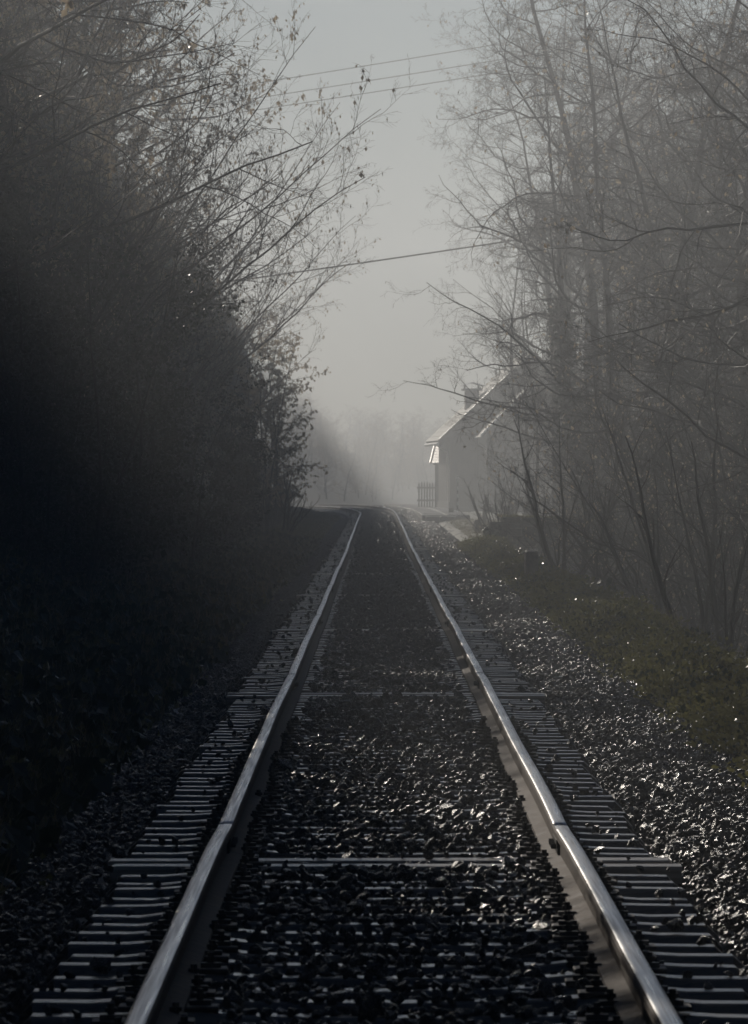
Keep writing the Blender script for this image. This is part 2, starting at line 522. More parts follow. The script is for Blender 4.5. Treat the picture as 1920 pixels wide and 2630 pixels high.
def scatter(name, P, rot, scl, idx, coll, label, cat):
    """one 'stuff' object: points carrying instances of the small meshes of a collection"""
    m = bpy.data.meshes.new(name)
    n = len(P)
    m.vertices.add(n)
    m.vertices.foreach_set('co', np.asarray(P, dtype=np.float32).ravel())
    for an, ty, data in (('rot', 'FLOAT_VECTOR', rot), ('scl', 'FLOAT_VECTOR', scl)):
        at = m.attributes.new(an, ty, 'POINT'); at.data.foreach_set('vector', np.asarray(data, dtype=np.float32).ravel())
    at = m.attributes.new('idx', 'INT', 'POINT'); at.data.foreach_set('value', np.asarray(idx, dtype=np.int32))
    o = link(name, m)
    ng = bpy.data.node_groups.new(name, 'GeometryNodeTree')
    ng.interface.new_socket('Geometry', in_out='INPUT', socket_type='NodeSocketGeometry')
    ng.interface.new_socket('Geometry', in_out='OUTPUT', socket_type='NodeSocketGeometry')
    N = ng.nodes; Lk = ng.links
    gi = N.new('NodeGroupInput'); go = N.new('NodeGroupOutput')
    ip = N.new('GeometryNodeInstanceOnPoints')
    ci = N.new('GeometryNodeCollectionInfo'); ci.inputs[0].default_value = coll; ci.inputs['Separate Children'].default_value = True; ci.inputs['Reset Children'].default_value = True
    ar = N.new('GeometryNodeInputNamedAttribute'); ar.data_type = 'FLOAT_VECTOR'; ar.inputs[0].default_value = 'rot'
    asn = N.new('GeometryNodeInputNamedAttribute'); asn.data_type = 'FLOAT_VECTOR'; asn.inputs[0].default_value = 'scl'
    ai = N.new('GeometryNodeInputNamedAttribute'); ai.data_type = 'INT'; ai.inputs[0].default_value = 'idx'
    er = N.new('FunctionNodeEulerToRotation')
    m2p = N.new('GeometryNodeMeshToPoints')
    Lk.new(gi.outputs[0], m2p.inputs[0]); Lk.new(m2p.outputs[0], ip.inputs['Points'])
    Lk.new(ci.outputs[0], ip.inputs['Instance']); ip.inputs['Pick Instance'].default_value = True
    Lk.new(ai.outputs['Attribute'], ip.inputs['Instance Index'])
    Lk.new(ar.outputs['Attribute'], er.inputs[0]); Lk.new(er.outputs[0], ip.inputs['Rotation'])
    Lk.new(asn.outputs['Attribute'], ip.inputs['Scale'])
    Lk.new(ip.outputs[0], go.inputs[0])
    md = o.modifiers.new('scatter', 'NODES'); md.node_group = ng
    return tag(o, label, cat, kind='stuff')


def stone_mesh(seed):
    rg = np.random.default_rng(seed)
    p = rg.normal(size=(15, 3)); p /= np.linalg.norm(p, axis=1)[:, None]
    p *= rg.uniform(.8, 1.1, size=(15, 1)) * np.array([1.0, .8, .62])
    bm = bmesh.new()
    for q in p: bm.verts.new(q * .5)
    r = bmesh.ops.convex_hull(bm, input=bm.verts)
    m = bpy.data.meshes.new('stone'); bm.to_mesh(m); bm.free(); m.materials.append(M['stone'])
    return m


stones = proto_collection('ballast_stone', [stone_mesh(k) for k in range(12)])


def ballast_points(y0, y1, u0, u1, dens, size):
    n = int((y1 - y0) * (u1 - u0) * dens)
    y = rng0.uniform(y0, y1, n); u = rng0.uniform(u0, u1, n)
    # keep the sleeper tops mostly clear outside the rails
    sy = np.array([q[0] for q in ylist]); j = np.clip(np.searchsorted(sy, y), 1, len(sy) - 1)
    ds = np.minimum(np.abs(y - sy[j]), np.abs(y - sy[j - 1]))
    on = ds < .13
    wd_ = np.array([q[1] for q in ylist]); jn = np.where(np.abs(y - sy[j]) < np.abs(y - sy[j - 1]), j, j - 1)
    keep = np.ones(n, bool)
    a = np.abs(u)
    keep &= ~(on & (a > .62) & (a < 1.27) & (rng0.random(n) > .05))
    keep &= ~(on & (a <= .62) & (rng0.random(n) > .66))
    keep &= ~((np.abs(a - .7535) < .085))
    keep &= ~((ds < .15) & wd_[jn] & (a < 1.32) & (rng0.random(n) > .06))
    y, u, on = y[keep], u[keep], on[keep]
    s = size * rng0.lognormal(0, .3, len(y))
    z = zc(y) + ballast_z(u, y) + rng0.uniform(-.018, .012, len(y)) + cant(y) * u / 1.5
    z = np.where(on & (np.abs(u) < 1.27), zc(y) + SLEEPER_TOP + .3 * s, z)
    return np.stack([u + xc(y), y, z], 1), s


PS = [ballast_points(16, 60, -1.9, 2.45, 470, .043), ballast_points(60, 140, -1.9, 2.45, 300, .047), ballast_points(140, 330, -1.9, 2.6, 100, .06), ballast_points(330, 480, -2.0, 2.3, 36, .08),
      ballast_points(225, 300, 2.4, 3.6, 40, .06)]
P = np.concatenate([p for p, s in PS]); s = np.concatenate([s for p, s in PS])
n = len(P)
scatter('ballast', P, rng0.uniform(-3.14, 3.14, (n, 3)) * np.array([.3, .3, 1]) + rng0.normal(size=(n, 3)) * .4, np.stack([s, s, s], 1) * rng0.uniform(.75, 1.25, (n, 3)), rng0.integers(0, 12, n), stones,
        'wet dark broken stones spread between and beside the rails', 'ballast')

# ------------------------------------------------------------------ trees
def unit(v): return v / np.maximum(np.linalg.norm(v, axis=-1, keepdims=True), 1e-9)


def grow(rg, P0, D0, L, R0, n, wig, trop, end=.15, zig=0.0):
    B = len(P0)
    P = np.zeros((B, n + 1, 3)); P[:, 0] = P0
    d = unit(D0); trop = np.asarray(trop, dtype=float)
    ax = unit(np.cross(d, rg.normal(size=(B, 3))))
    for i in range(n):
        d = unit(d + rg.normal(size=(B, 3)) * wig + trop + ax * (zig * (1 if i % 2 else -1)))
        P[:, i + 1] = P[:, i] + d * (L / n)[:, None]
    t = np.linspace(0, 1, n + 1)[None]
    return P, R0[:, None] * (1 - (1 - end) * t)


def spawn(rg, P, Rr, L, per, t0, t1, ang, ratio, rr, shrink=.55, bias=None, rmin=.0016, flat=0.0):
    """children for every branch of a level"""
    B, n1, _ = P.shape; n = n1 - 1
    par = np.repeat(np.arange(B), per)
    k = np.tile(np.arange(per), B)
    t = np.clip(t0 + (t1 - t0) * (k + rg.random(len(par))) / per, 0, .999)
    f = t * n; i = f.astype(int); w = (f - i)[:, None]
    p = P[par, i] * (1 - w) + P[par, i + 1] * w
    tan = unit(P[par, i + 1] - P[par, i])
    r = rg.normal(size=(len(par), 3))
    if flat: r[:, 2] *= (1 - flat)
    if bias is not None: r = r + np.asarray(bias)
    perp = unit(r - (r * tan).sum(1, keepdims=True) * tan)
    a = R_(ang) * rg.uniform(.65, 1.25, len(par))
    d = np.cos(a)[:, None] * tan + np.sin(a)[:, None] * perp
    Lc = L[par] * ratio * (1 - shrink * t) * rg.uniform(.55, 1.2, len(par))
    rc = np.maximum(Rr[par, i] * rr * rg.uniform(.75, 1.1, len(par)), rmin)
    return p, d, Lc, rc


def R_(a): return math.radians(a)


def tubes(P, Rr, sides):
    B, n1, _ = P.shape
    T = np.empty_like(P)
    T[:, 1:-1] = P[:, 2:] - P[:, :-2]; T[:, 0] = P[:, 1] - P[:, 0]; T[:, -1] = P[:, -1] - P[:, -2]
    T = unit(T)
    d0 = unit(P[:, -1] - P[:, 0])
    ref = np.eye(3)[np.argmin(np.abs(d0), axis=1)][:, None, :]
    u = unit(np.cross(T, ref)); v = np.cross(T, u)
    th = np.arange(sides) * 2 * math.pi / sides
    V = P[:, :, None, :] + Rr[:, :, None, None] * (np.cos(th)[None, None, :, None] * u[:, :, None, :] + np.sin(th)[None, None, :, None] * v[:, :, None, :])
    base = (np.arange(B)[:, None, None] * n1 + np.arange(n1 - 1)[None, :, None]) * sides
    a = base + np.arange(sides)[None, None]; b = base + ((np.arange(sides) + 1) % sides)[None, None]
    F = np.stack([a, b, b + sides, a + sides], -1).reshape(-1, 4)
    return V.reshape(-1, 3), F


def join(parts):
    Vs, Fs, n = [], [], 0
    for V, F in parts:
        Vs.append(V); Fs.append(F + n); n += len(V)
    return np.concatenate(Vs), np.concatenate(Fs)


def leaves(rg, C, size, hang=0.0, asp=.6, crook=.25):
    """bent four-cornered leaves at points C"""
    n = len(C)
    d = rg.normal(size=(n, 3)); d[:, 2] -= hang * 2
    d = unit(d); s = unit(np.cross(d, rg.normal(size=(n, 3)))); nn = np.cross(d, s)
    L = (size * rg.lognormal(0, .28, n))[:, None]
    V = np.stack([C, C + d * L * .5 + s * L * asp * .5 + nn * L * crook * .4, C + d * L, C + d * L * .5 - s * L * asp * .5 + nn * L * crook * .4], 1)
    return V.reshape(-1, 3), (np.arange(n)[:, None] * 4 + np.arange(4)[None])


def along(rg, P, n, t0=0.0):
    B, n1, _ = P.shape
    b = rg.integers(0, B, n); f = (t0 + (1 - t0) * rg.random(n)) * (n1 - 1 - 1e-3); i = f.astype(int); w = (f - i)[:, None]
    return P[b, i] * (1 - w) + P[b, i + 1] * w


def v3(*a): return np.array([a], dtype=float)


class Proto:
    """shared meshes of one kind of tree: list of (part name, mesh)"""
    def __init__(s): s.parts = []
    def add(s, name, VF, mat, smooth=False):
        if VF is not None and len(VF[0]): s.parts.append((name, np_mesh(name, VF[0], VF[1], mat, smooth)))
        return s


def ivy_on(rg, P, Rr, n, hi=.6, spread=.16, size=.075):
    B, n1, _ = P.shape
    b = rg.integers(0, B, n); f = (rg.random(n) ** 1.2 * hi) * (n1 - 1 - 1e-3); i = f.astype(int); w = (f - i)[:, None]
    c = P[b, i] * (1 - w) + P[b, i + 1] * w
    r = Rr[b, i][:, None] + np.abs(rg.normal(size=(n, 1))) * spread
    a = rg.uniform(0, 6.28, n)
    c = c + np.stack([np.cos(a), np.sin(a), rg.normal(size=n) * .2], 1) * r
    return leaves(rg, c, size, .6, .9, .2)


def alder(seed, H=17.0, r=.17, lean=(0, 0, 0), nl1=26, t0=.12, spread=72, twigs=(9, 8, 5), catkins=2200, dry=0, ivy=0, droop=-.012, l1=.36, side=None):
    """single trunk, wide wavy side branches, fine zigzag twigs, hanging catkins"""
    rg = np.random.default_rng(seed)
    pr = Proto()
    T, TR = grow(rg, v3(0, 0, -.4), v3(0, 0, 1) + np.array(lean), np.array([H]), np.array([r]), 24, .07, (0, 0, .10), .03)
    p, d, L, rr = spawn(rg, T, TR, np.array([H]), nl1, t0, .98, spread, l1, .48, .5, side)
    A, AR = grow(rg, p, d, L, np.minimum(rr, .042), 14, .17, (0, 0, .025), .16)
    p, d, L2, rr = spawn(rg, A, AR, L, twigs[0], .12, .98, 52, .42, .58, .5, None, .004)
    B, BR = grow(rg, p, d, L2, rr, 8, .20, (0, 0, .02), .22)
    p, d, L3, rr = spawn(rg, B, BR, L2, twigs[1], .1, .98, 48, .42, .6, .4, None, .0026)
    C, CR = grow(rg, p, d, L3, rr, 5, .15, (0, 0, droop), .4)
    p, d, L4, rr = spawn(rg, C, CR, L3, twigs[2], .15, .98, 45, .5, .7, .3, None, .0019)
    D, DR = grow(rg, p, d, np.maximum(L4, .06), rr, 1, .16, (0, 0, droop), .6)
    pr.add('trunk', tubes(T, TR, 12), M['bark'], True)
    pr.add('crown', join([tubes(A, AR, 6), tubes(B, BR, 4), tubes(C, CR, 3), tubes(D, DR, 3)]), M['twig'])
    if catkins: pr.add('catkins', leaves(rg, along(rg, D, catkins, .6), .055, 3.0, .22, .1), M['catkin'])
    if dry: pr.add('dry_leaves', leaves(rg, along(rg, D, dry, .3), .075, .8, .6), M['dry_leaf'])
    if ivy: pr.add('ivy', ivy_on(rg, T, TR, ivy, .62), M['ivy_leaf'])
    return pr


def hazel(seed, n=12, H=8.5, bias=(.22, 0, 0), open_=.45, dry=0, hang=1.5, leaf=.06, catkins=1200, per=(16, 7, 5), up=.018):
    """many long arching stems from one stool"""
    rg = np.random.default_rng(seed)
    pr = Proto()
    a = rg.uniform(0, 6.28, n)
    d = np.stack([np.cos(a) * open_ * rg.uniform(.3, 1.1, n), np.sin(a) * open_ * rg.uniform(.3, 1.1, n), np.ones(n)], 1) + np.array(bias) * rg.uniform(.2, 1.4, (n, 1))
    p0 = np.stack([np.cos(a) * .3, np.sin(a) * .3, np.full(n, -.3)], 1)
    L = H * rg.uniform(.6, 1.1, n)
    A, AR = grow(rg, p0, d, L, rg.uniform(.028, .055, n), 16, .06, np.array([bias[0] * .015, bias[1] * .015, -.010]), .12)
    p, d, L2, rr = spawn(rg, A, AR, L, per[0], .16, .98, 36, .30, .55, .45, (0, 0, .5), .005)
    B, BR = grow(rg, p, d, L2, rr, 8, .10, (0, 0, up), .2)
    p, d, L3, rr = spawn(rg, B, BR, L2, per[1], .1, .98, 38, .42, .55, .4, None, .0028)
    C, CR = grow(rg, p, d, L3, rr, 5, .11, (0, 0, up), .4)
    p, d, L4, rr = spawn(rg, C, CR, L3, per[2], .12, .98, 38, .42, .7, .3, None, .0019)
    D, DR = grow(rg, p, d, np.maximum(L4, .05), rr, 1, .12, (0, 0, 0), .6)
    pr.add('stems', tubes(A, AR, 7), M['bark'], True)
    pr.add('crown', join([tubes(B, BR, 4), tubes(C, CR, 3), tubes(D, DR, 3)]), M['twig'])
    if catkins: pr.add('catkins', leaves(rg, along(rg, D, catkins, .6), .055, 3.0, .2, .1), M['catkin'])
    if dry: pr.add('dry_leaves', leaves(rg, along(rg, D, dry, .2), leaf, hang, .6), M['dry_leaf'])
    return pr


def ash(seed, H=18.0, r=.14, nl1=22, ivy=0):
    """tall slim tree with steeply rising branches"""
    rg = np.random.default_rng(seed)
    pr = Proto()
    T, TR = grow(rg, v3(0, 0, -.4), v3(0, 0, 1), np.array([H]), np.array([r]), 20, .05, (0, 0, .06), .04)
    p, d, L, rr = spawn(rg, T, TR, np.array([H]), nl1, .22, .98, 42, .32, .5, .55)
    A, AR = grow(rg, p, d, L, np.minimum(rr, .05), 9, .07, (0, 0, .05), .16)
    p, d, L2, rr = spawn(rg, A, AR, L, 8, .15, .98, 40, .42, .6, .45, None, .004)
    B, BR = grow(rg, p, d, L2, rr, 6, .08, (0, 0, .05), .25)
    p, d, L3, rr = spawn(rg, B, BR, L2, 7, .1, .98, 38, .42, .6, .4, None, .003)
    C, CR = grow(rg, p, d, L3, rr, 4, .10, (0, 0, .05), .4)
    p, d, L4, rr = spawn(rg, C, CR, L3, 4, .1, .98, 40, .4, .8, .3, None, .0024)
    D, DR = grow(rg, p, d, np.maximum(L4, .06), rr, 1, .10, (0, 0, .02), .6)
    pr.add('trunk', tubes(T, TR, 10), M['bark'], True)
    pr.add('crown', join([tubes(A, AR, 5), tubes(B, BR, 3), tubes(C, CR, 3), tubes(D, DR, 3)]), M['twig'])
    if ivy: pr.add('ivy', ivy_on(rg, T, TR, ivy, .6), M['ivy_leaf'])
    return pr


def leafy(seed, H=7.0, n=7, dry=9000, size=.085):
    """shrub that kept its leaves in flat sprays"""
    rg = np.random.default_rng(seed)
    pr = Proto()
    a = rg.uniform(0, 6.28, n)
    d = np.stack([np.cos(a) * .25, np.sin(a) * .25, np.ones(n)], 1)
    L = H * rg.uniform(.6, 1.0, n)
    A, AR = grow(rg, np.stack([np.cos(a) * .2, np.sin(a) * .2, np.full(n, -.3)], 1), d, L, rg.uniform(.03, .05, n), 14, .04, (0, 0, .02), .15)
    p, d, L2, rr = spawn(rg, A, AR, L, 16, .12, .98, 62, .34, .5, .6, None, .005)
    B, BR = grow(rg, p, d, L2, rr, 7, .09, (0, 0, .01), .2)
    p, d, L3, rr = spawn(rg, B, BR, L2, 9, .15, .98, 46, .42, .6, .4, None, .003, .8)
    C, CR = grow(rg, p, d, L3, rr, 4, .1, (0, 0, 0), .4)
    pr.add('stems', tubes(A, AR, 6), M['bark'], True)
    pr.add('crown', join([tubes(B, BR, 4), tubes(C, CR, 3)]), M['twig'])
    pr.add('leaves', leaves(rg, along(rg, C, dry, .1), size, .8, .62), M['dry_leaf'])
    return pr


def evergreen(seed, H=6.5, W_=1.9, n=16000, size=.10):
    """dense dark shrub, ivy-grown, with a ragged outline"""
    rg = np.random.default_rng(seed)
    pr = Proto()
    ns = 14
    a = rg.uniform(0, 6.28, ns)
    d = np.stack([np.cos(a) * .22, np.sin(a) * .22, np.ones(ns)], 1)
    L = H * rg.uniform(.55, 1.0, ns)
    A, AR = grow(rg, np.stack([np.cos(a) * W_ * .4, np.sin(a) * W_ * .4, np.full(ns, -.3)], 1), d, L, rg.uniform(.03, .06, ns), 12, .06, (0, 0, .02), .15)
    p, d, L2, rr = spawn(rg, A, AR, L, 18, .02, .98, 66, .26, .5, .35, None, .004)
    B, BR = grow(rg, p, d, np.minimum(L2, W_ * .75), rr, 6, .12, (0, 0, .0), .2)
    p, d, L3, rr = spawn(rg, B, BR, L2, 5, .2, .98, 46, .42, .6, .4, None, .003)
    C, CR = grow(rg, p, d, L3, rr, 3, .14, (0, 0, 0), .4)
    pr.add('stems', tubes(A, AR, 6), M['bark'], True)
    pr.add('crown', join([tubes(B, BR, 3), tubes(C, CR, 3)]), M['twig'])
    cl = np.concatenate([along(rg, B, n // 2, .1), along(rg, C, n // 2, .1)]) + rg.normal(size=(n // 2 * 2, 3)) * .06
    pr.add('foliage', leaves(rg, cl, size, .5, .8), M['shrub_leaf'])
    return pr


def conifer(seed, H=17.0, r=.17, n=46, base=2.6):
    """spruce: drooping boughs in whorls with hanging needle sprays"""
    rg = np.random.default_rng(seed)
    pr = Proto()
    T, TR = grow(rg, v3(0, 0, -.4), v3(0, 0, 1), np.array([H]), np.array([r]), 16, .012, (0, 0, .03), .06)
    k = np.arange(n * 4); t = (k / len(k)) ** .9
    z = H * (.06 + .92 * t)
    a = rg.uniform(0, 6.28, len(k))
    L = base * (1 - t) ** .8 * rg.uniform(.7, 1.15, len(k)) + .15
    p0 = np.stack([np.zeros(len(k)), np.zeros(len(k)), z - .4], 1)
    d = np.stack([np.cos(a), np.sin(a), .15 + 0 * a], 1)
    A, AR = grow(rg, p0, d, L, np.maximum(.03 * (1 - t), .006), 6, .05, (0, 0, -.07), .2)
    p, d, L2, rr = spawn(rg, A, AR, L, 9, .12, .98, 55, .34, .5, .4, (0, 0, -.5), .004)
    B, BR = grow(rg, p, d, L2, rr, 3, .06, (0, 0, -.12), .3)
    pr.add('trunk', tubes(T, TR, 9), M['bark'], True)
    pr.add('crown', join([tubes(A, AR, 4), tubes(B, BR, 3)]), M['twig'])
    cl = along(rg, B, 26000, .0)
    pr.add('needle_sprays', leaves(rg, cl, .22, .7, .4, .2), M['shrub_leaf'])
    return pr


def place(pr, name, x, y, label, cat='tree', group=None, rz=0.0, sc=1.0, z=None, tilt=(0, 0), sz=None):
    root = empty(name, (x, y, float(ground_z(x, y)) if z is None else z), rz)
    root.rotation_euler = (tilt[0], tilt[1], rz)
    root.scale = (sc, sc, sz or sc)
    tag(root, label, cat, group)
    for nm, me in pr.parts:
        link(nm, me, root)
    return root



# ------------------------------------------------------------------ the station house
HX, HY, HZ, HR = 3.55, 380.0, .34, R(3.0)
house = tag(empty('station_house', (HX, HY, HZ), HR), 'steep-roofed wooden station house fading into the fog beside the platform', 'house')
WD, LN, WH, PT = 7.8, 9.0, 3.65, .94           # width, length, height of the wall, tangent of the pitch
RID = WH + WD / 2 * PT
# walls: brick and timber body with a gable towards the viewer
MB().prism([(0, -.8), (WD, -.8), (WD, WH), (WD / 2, RID), (0, WH)], 0.0, LN).build('wall', M['plaster'], house)
bd = .235
board_meshes = {}
for k in range(int(WD / bd)):
    x0 = k * bd + .006; x1 = x0 + bd - .012; xm = (x0 + x1) / 2
    top = WH + min(xm, WD - xm) * PT - .1
    MB().box(x0, x1, -.045, -.004, .25, top).build('board', M['cladding'], house)
for k in range(int(LN / bd)):
    y0 = k * bd + .006
    if 'side' not in board_meshes: board_meshes['side'] = MB().box(-.045, -.004, 0, bd - .012, .25, WH - .08).mesh('board', M['cladding'])
    link('board', board_meshes['side'], house, (0, y0, 0))
MB().box(-.10, WD + .1, -.10, LN + .1, -.8, .24).build('plinth', M['masonry'], house)


def roof_plane(parent, xe, ze, xr, zr, ya, yb, th, name='roof'):
    dx, dz = xr - xe, zr - ze; L = math.hypot(dx, dz); nx, nz = -dz / L * th, dx / L * th
    if nz < 0: nx, nz = -nx, -nz
    return MB().prism([(xe, ze), (xr, zr), (xr + nx, zr + nz), (xe + nx, ze + nz)], ya, yb).build(name, M['roof_tile'], parent)


ov = .60
rl = roof_plane(house, -ov, WH - ov * PT + .06, WD / 2, RID + .06, -.75, LN + .6, .09)
rr_ = roof_plane(house, WD + ov, WH - ov * PT + .06, WD / 2, RID + .06, -.75, LN + .6, .09)
# tile courses on the track side and far side
sl_len = math.hypot(WD / 2 + ov, (WD / 2 + ov) * PT); c_, s_ = (WD / 2 + ov) / sl_len, (WD / 2 + ov) * PT / sl_len
nrow = 18
for sgn, rf in ((1, rl), (-1, rr_)):
    for k in range(nrow):
        a, b = k * sl_len / nrow, (k + 1.12) * sl_len / nrow
        xe = -ov if sgn > 0 else WD + ov; ze = WH - ov * PT + .06
        def pt(q, h): return (xe + sgn * (q * c_ - h * s_), ze + q * s_ + h * c_)
        MB().prism([pt(a, .094), pt(min(b, sl_len), .086), pt(min(b, sl_len), .102), pt(a, .118)], -.80, LN + .65).build('tile_course', M['roof_tile'], rf)
# barge boards and zinc verge
for sgn in (1, -1):
    xe = -ov if sgn > 0 else WD + ov; ze = WH - ov * PT
    MB().prism([(xe, ze - .16), (WD / 2, RID - .16), (WD / 2, RID + .05), (xe, ze + .05)], -.84, -.805).build('barge_board', M['old_wood'], house)
    MB().prism([(xe + sgn * -.02, ze + .205), (WD / 2, RID + .225), (WD / 2, RID + .245), (xe + sgn * -.02, ze + .225)], -.86, -.70).build('verge_flashing', M['zinc'], house)
g = MB(); g.tube([(-ov - .06, -.85, WH - ov * PT - .02), (-ov - .06, LN + .7, WH - ov * PT - .04)], .075, 8); g.build('gutter', M['zinc'], house)
MB().tube([(-ov - .05, .1, WH - ov * PT - .08), (-.14, .1, WH - ov * PT - .45), (-.14, .1, .05)], .045, 8).build('downpipe', M['zinc'], house)
# projecting lower gable with its own bright verge
EXH, EX0, EX1, EXD = 3.55, 1.35, WD - 1.35, 6.5
ERID = EXH + (EX1 - EX0) / 2 * 1.0
MB().prism([(EX0, -.8), (EX1, -.8), (EX1, EXH), ((EX0 + EX1) / 2, ERID), (EX0, EXH)], -EXD, -.06).build('porch_wall', M['cladding'], house)
for sgn in (1, -1):
    xe = EX0 - .28 if sgn > 0 else EX1 + .28; xm = (EX0 + EX1) / 2
    r_ = roof_plane(house, xe, EXH - .28 + .04, xm, ERID + .04, -EXD - .5, -.9, .08, 'porch_roof')
    MB().prism([(xe - sgn * .03, EXH - .28 + .12), (xm, ERID + .15), (xm, ERID + .28), (xe - sgn * .03, EXH - .28 + .25)], -EXD - .60, -EXD - .50).build('verge_flashing', M['zinc'], r_)
# chimney
ch = MB().box(.95, 1.62, 3.2, 4.2, 4.2, 5.72).build('chimney', M['brick'], rl, .01)
MB().box(.80, 1.77, 3.05, 4.35, 5.722, 5.83).build('chimney_cap', M['concrete'], rl)
MB().prism([(.72, 5.98), (1.28, 6.14), (1.85, 5.98), (1.85, 5.94), (1.28, 6.10), (.72, 5.94)], 3.0, 4.4).build('chimney_cowl', M['zinc'], rl)
for q in (.9, 1.6): MB().box(q, q + .06, 3.5, 3.9, 5.832, 6.02).build('chimney_stay', M['iron'], rl)
# openings
def window(x0, x1, z0, z1, yf):
    f = MB()
    f.box(x0, x1, yf - .05, yf, z0, z0 + .07); f.box(x0, x1, yf - .05, yf, z1 - .07, z1)
    f.box(x0, x0 + .07, yf - .05, yf, z0 + .072, z1 - .072); f.box(x1 - .07, x1, yf - .05, yf, z0 + .072, z1 - .072)
    f.box((x0 + x1) / 2 - .03, (x0 + x1) / 2 + .03, yf - .045, yf - .003, z0 + .072, z1 - .072)
    w = f.build('window', M['old_wood'], house)
    MB().box(x0 + .03, x1 - .03, yf - .02, yf - .004, z0 + .03, z1 - .03).build('pane', M['glass'], w)
    MB().box(x0 - .08, x1 + .08, yf - .12, yf - .002, z0 - .07, z0 - .003).build('sill', M['concrete'], w)


window(2.0, 3.0, 1.0, 2.4, -EXD - .002)
window(4.6, 5.6, 1.0, 2.4, -EXD - .002)
window(3.5, 4.5, 3.9, 5.0, -EXD - .002)
dr = MB().box(.35, 1.15, -.10, -.047, .0, 2.1).build('door', M['old_wood'], house)
MB().tube([(1.02, -.16, 1.05), (1.02, -.10, 1.05)], .03, 6).build('handle', M['iron'], dr)
# tile-hung annex seen past the corner of the house
annex = tag(empty('tiled_annex', (2.62, 396.0, .28), 0), 'small annex with a sunlit orange tile roof behind the house corner', 'annex')
e = Vector((-.367, .930, 0)); dn = Vector((-.694, -.274, -.666)); nrm = Vector((-.62, -.245, .746))
top0 = Vector((.40, 0, 3.36))                        # far upper corner of the slope
NT, NR_ = 10, 8
tw, tl = .18, .216
def edge(a): return -2.53 * a / 1.73                  # the slanting far edge of the slope
def sp(b, a, h=0.0): return top0 + e * b + dn * a + nrm * h
A1 = NR_ * tl
sl_ = MB()
cs = [sp(0, 0), sp(edge(A1), A1), sp(edge(A1) - NT * tw, A1), sp(-NT * tw, 0)]
sl_.add(cs + [q - nrm * .1 for q in cs], [(0, 1, 2, 3), (7, 6, 5, 4), (0, 4, 5, 1), (1, 5, 6, 2), (2, 6, 7, 3), (3, 7, 4, 0)])
slope = sl_.build('roof_slope', M['old_wood'], annex)
tm = MB()
pr_ = [(-.085, .0), (-.06, .016), (.0, .020), (.06, .016), (.085, .0)]
Vt = []
for q, h in ((0, .012), (tl * 1.06, .032)):
    for (a, b) in pr_: Vt.append(e * a + dn * q + nrm * (b + h))
tm.add(Vt, [(i, i + 1, i + 6, i + 5) for i in range(4)] + [(5, 6, 7, 8, 9)])
tmesh = tm.mesh('tile', M['red_tile'])
for r_i in range(NR_):
    for k in range(NT):
        link('tile', tmesh, slope, sp(edge((r_i + .5) * tl) - (k + .5) * tw, r_i * tl, .004))
q0, q1 = sp(.03, 0, .02), sp(edge(A1) + .03, A1 + .05, .02)
vb = MB(); w_ = e * .1
vb.add([q0, q0 + w_, q1 + w_, q1, q0 + nrm * .09, q0 + w_ + nrm * .09, q1 + w_ + nrm * .09, q1 + nrm * .09], [(0, 3, 2, 1), (4, 5, 6, 7), (0, 1, 5, 4), (1, 2, 6, 5), (2, 3, 7, 6), (3, 0, 4, 7)])
vb.build('verge_board', M['red_tile'], annex)
p = [sp(edge(A1), A1 - .1, -.12), sp(edge(A1) - NT * tw, A1 - .1, -.12), sp(-NT * tw, .1, -.12), sp(0, .1, -.12)]
bw = MB().add([(q.x, q.y, -.6) for q in p] + [(q.x, q.y, q.z) for q in p], [(0, 3, 2, 1), (4, 5, 6, 7), (0, 1, 5, 4), (1, 2, 6, 5), (2, 3, 7, 6), (3, 0, 4, 7)])
bw.build('wall', M['plaster'], annex)

# ------------------------------------------------------------------ platform
plat = tag(empty('platform', (2.6, 300, 0)), 'low concrete slab platform on the right where the track bends', 'platform')
def pslab(u0, u1, y0, y1, zt, th, name='slab'):
    m = MB(); q = []
    for (u, y) in ((u0, y0), (u1, y0), (u1, y1), (u0, y1)): q.append((u + float(xc(y)) - 2.6, y - 300))
    m.add([(a, b, zt - th) for a, b in q] + [(a, b, zt) for a, b in q], [(0, 3, 2, 1), (4, 5, 6, 7), (0, 1, 5, 4), (1, 2, 6, 5), (2, 3, 7, 6), (3, 0, 4, 7)])
    o = m.build(name, M['concrete'], plat, .012)
    return o
rgp = random.Random(3)
y = 303.0
pslab(1.84, 2.37, 299, 302.9, .205, .16); pslab(2.40, 2.95, 299, 302.9, .21, .16)
while y < 452:
    for u0, u1 in ((1.70, 2.62), (2.66, 3.55)):
        pslab(u0, u1, y, y + 2.92, .25 + rgp.uniform(-.012, .012), .30)
    y += 3.0
pslab(2.98, 3.42, 300.4, 302.9, .215, .3, 'kerb_stone')
tag(MB().box(-.11, .11, -.11, .11, 0, .20).build('block', M['post_stone'], None, .012), 'small dark block lying on the concrete platform', 'block').location = (3.03, 322, .262)

# striped marker pole
mp_ = tag(empty('marker_pole', (3.42, 334, .2)), 'thin black and white striped pole at the platform', 'pole')
for k in range(9):
    MB().tube([(0, 0, k * .165), (0, 0, (k + 1) * .165 - .001)], .028, 10).build('band', M['white_paint' if k % 2 == 0 else 'black_paint'], mp_)
MB().box(-.07, .07, -.02, .02, 1.486, 1.54).build('cap', M['white_paint'], mp_)

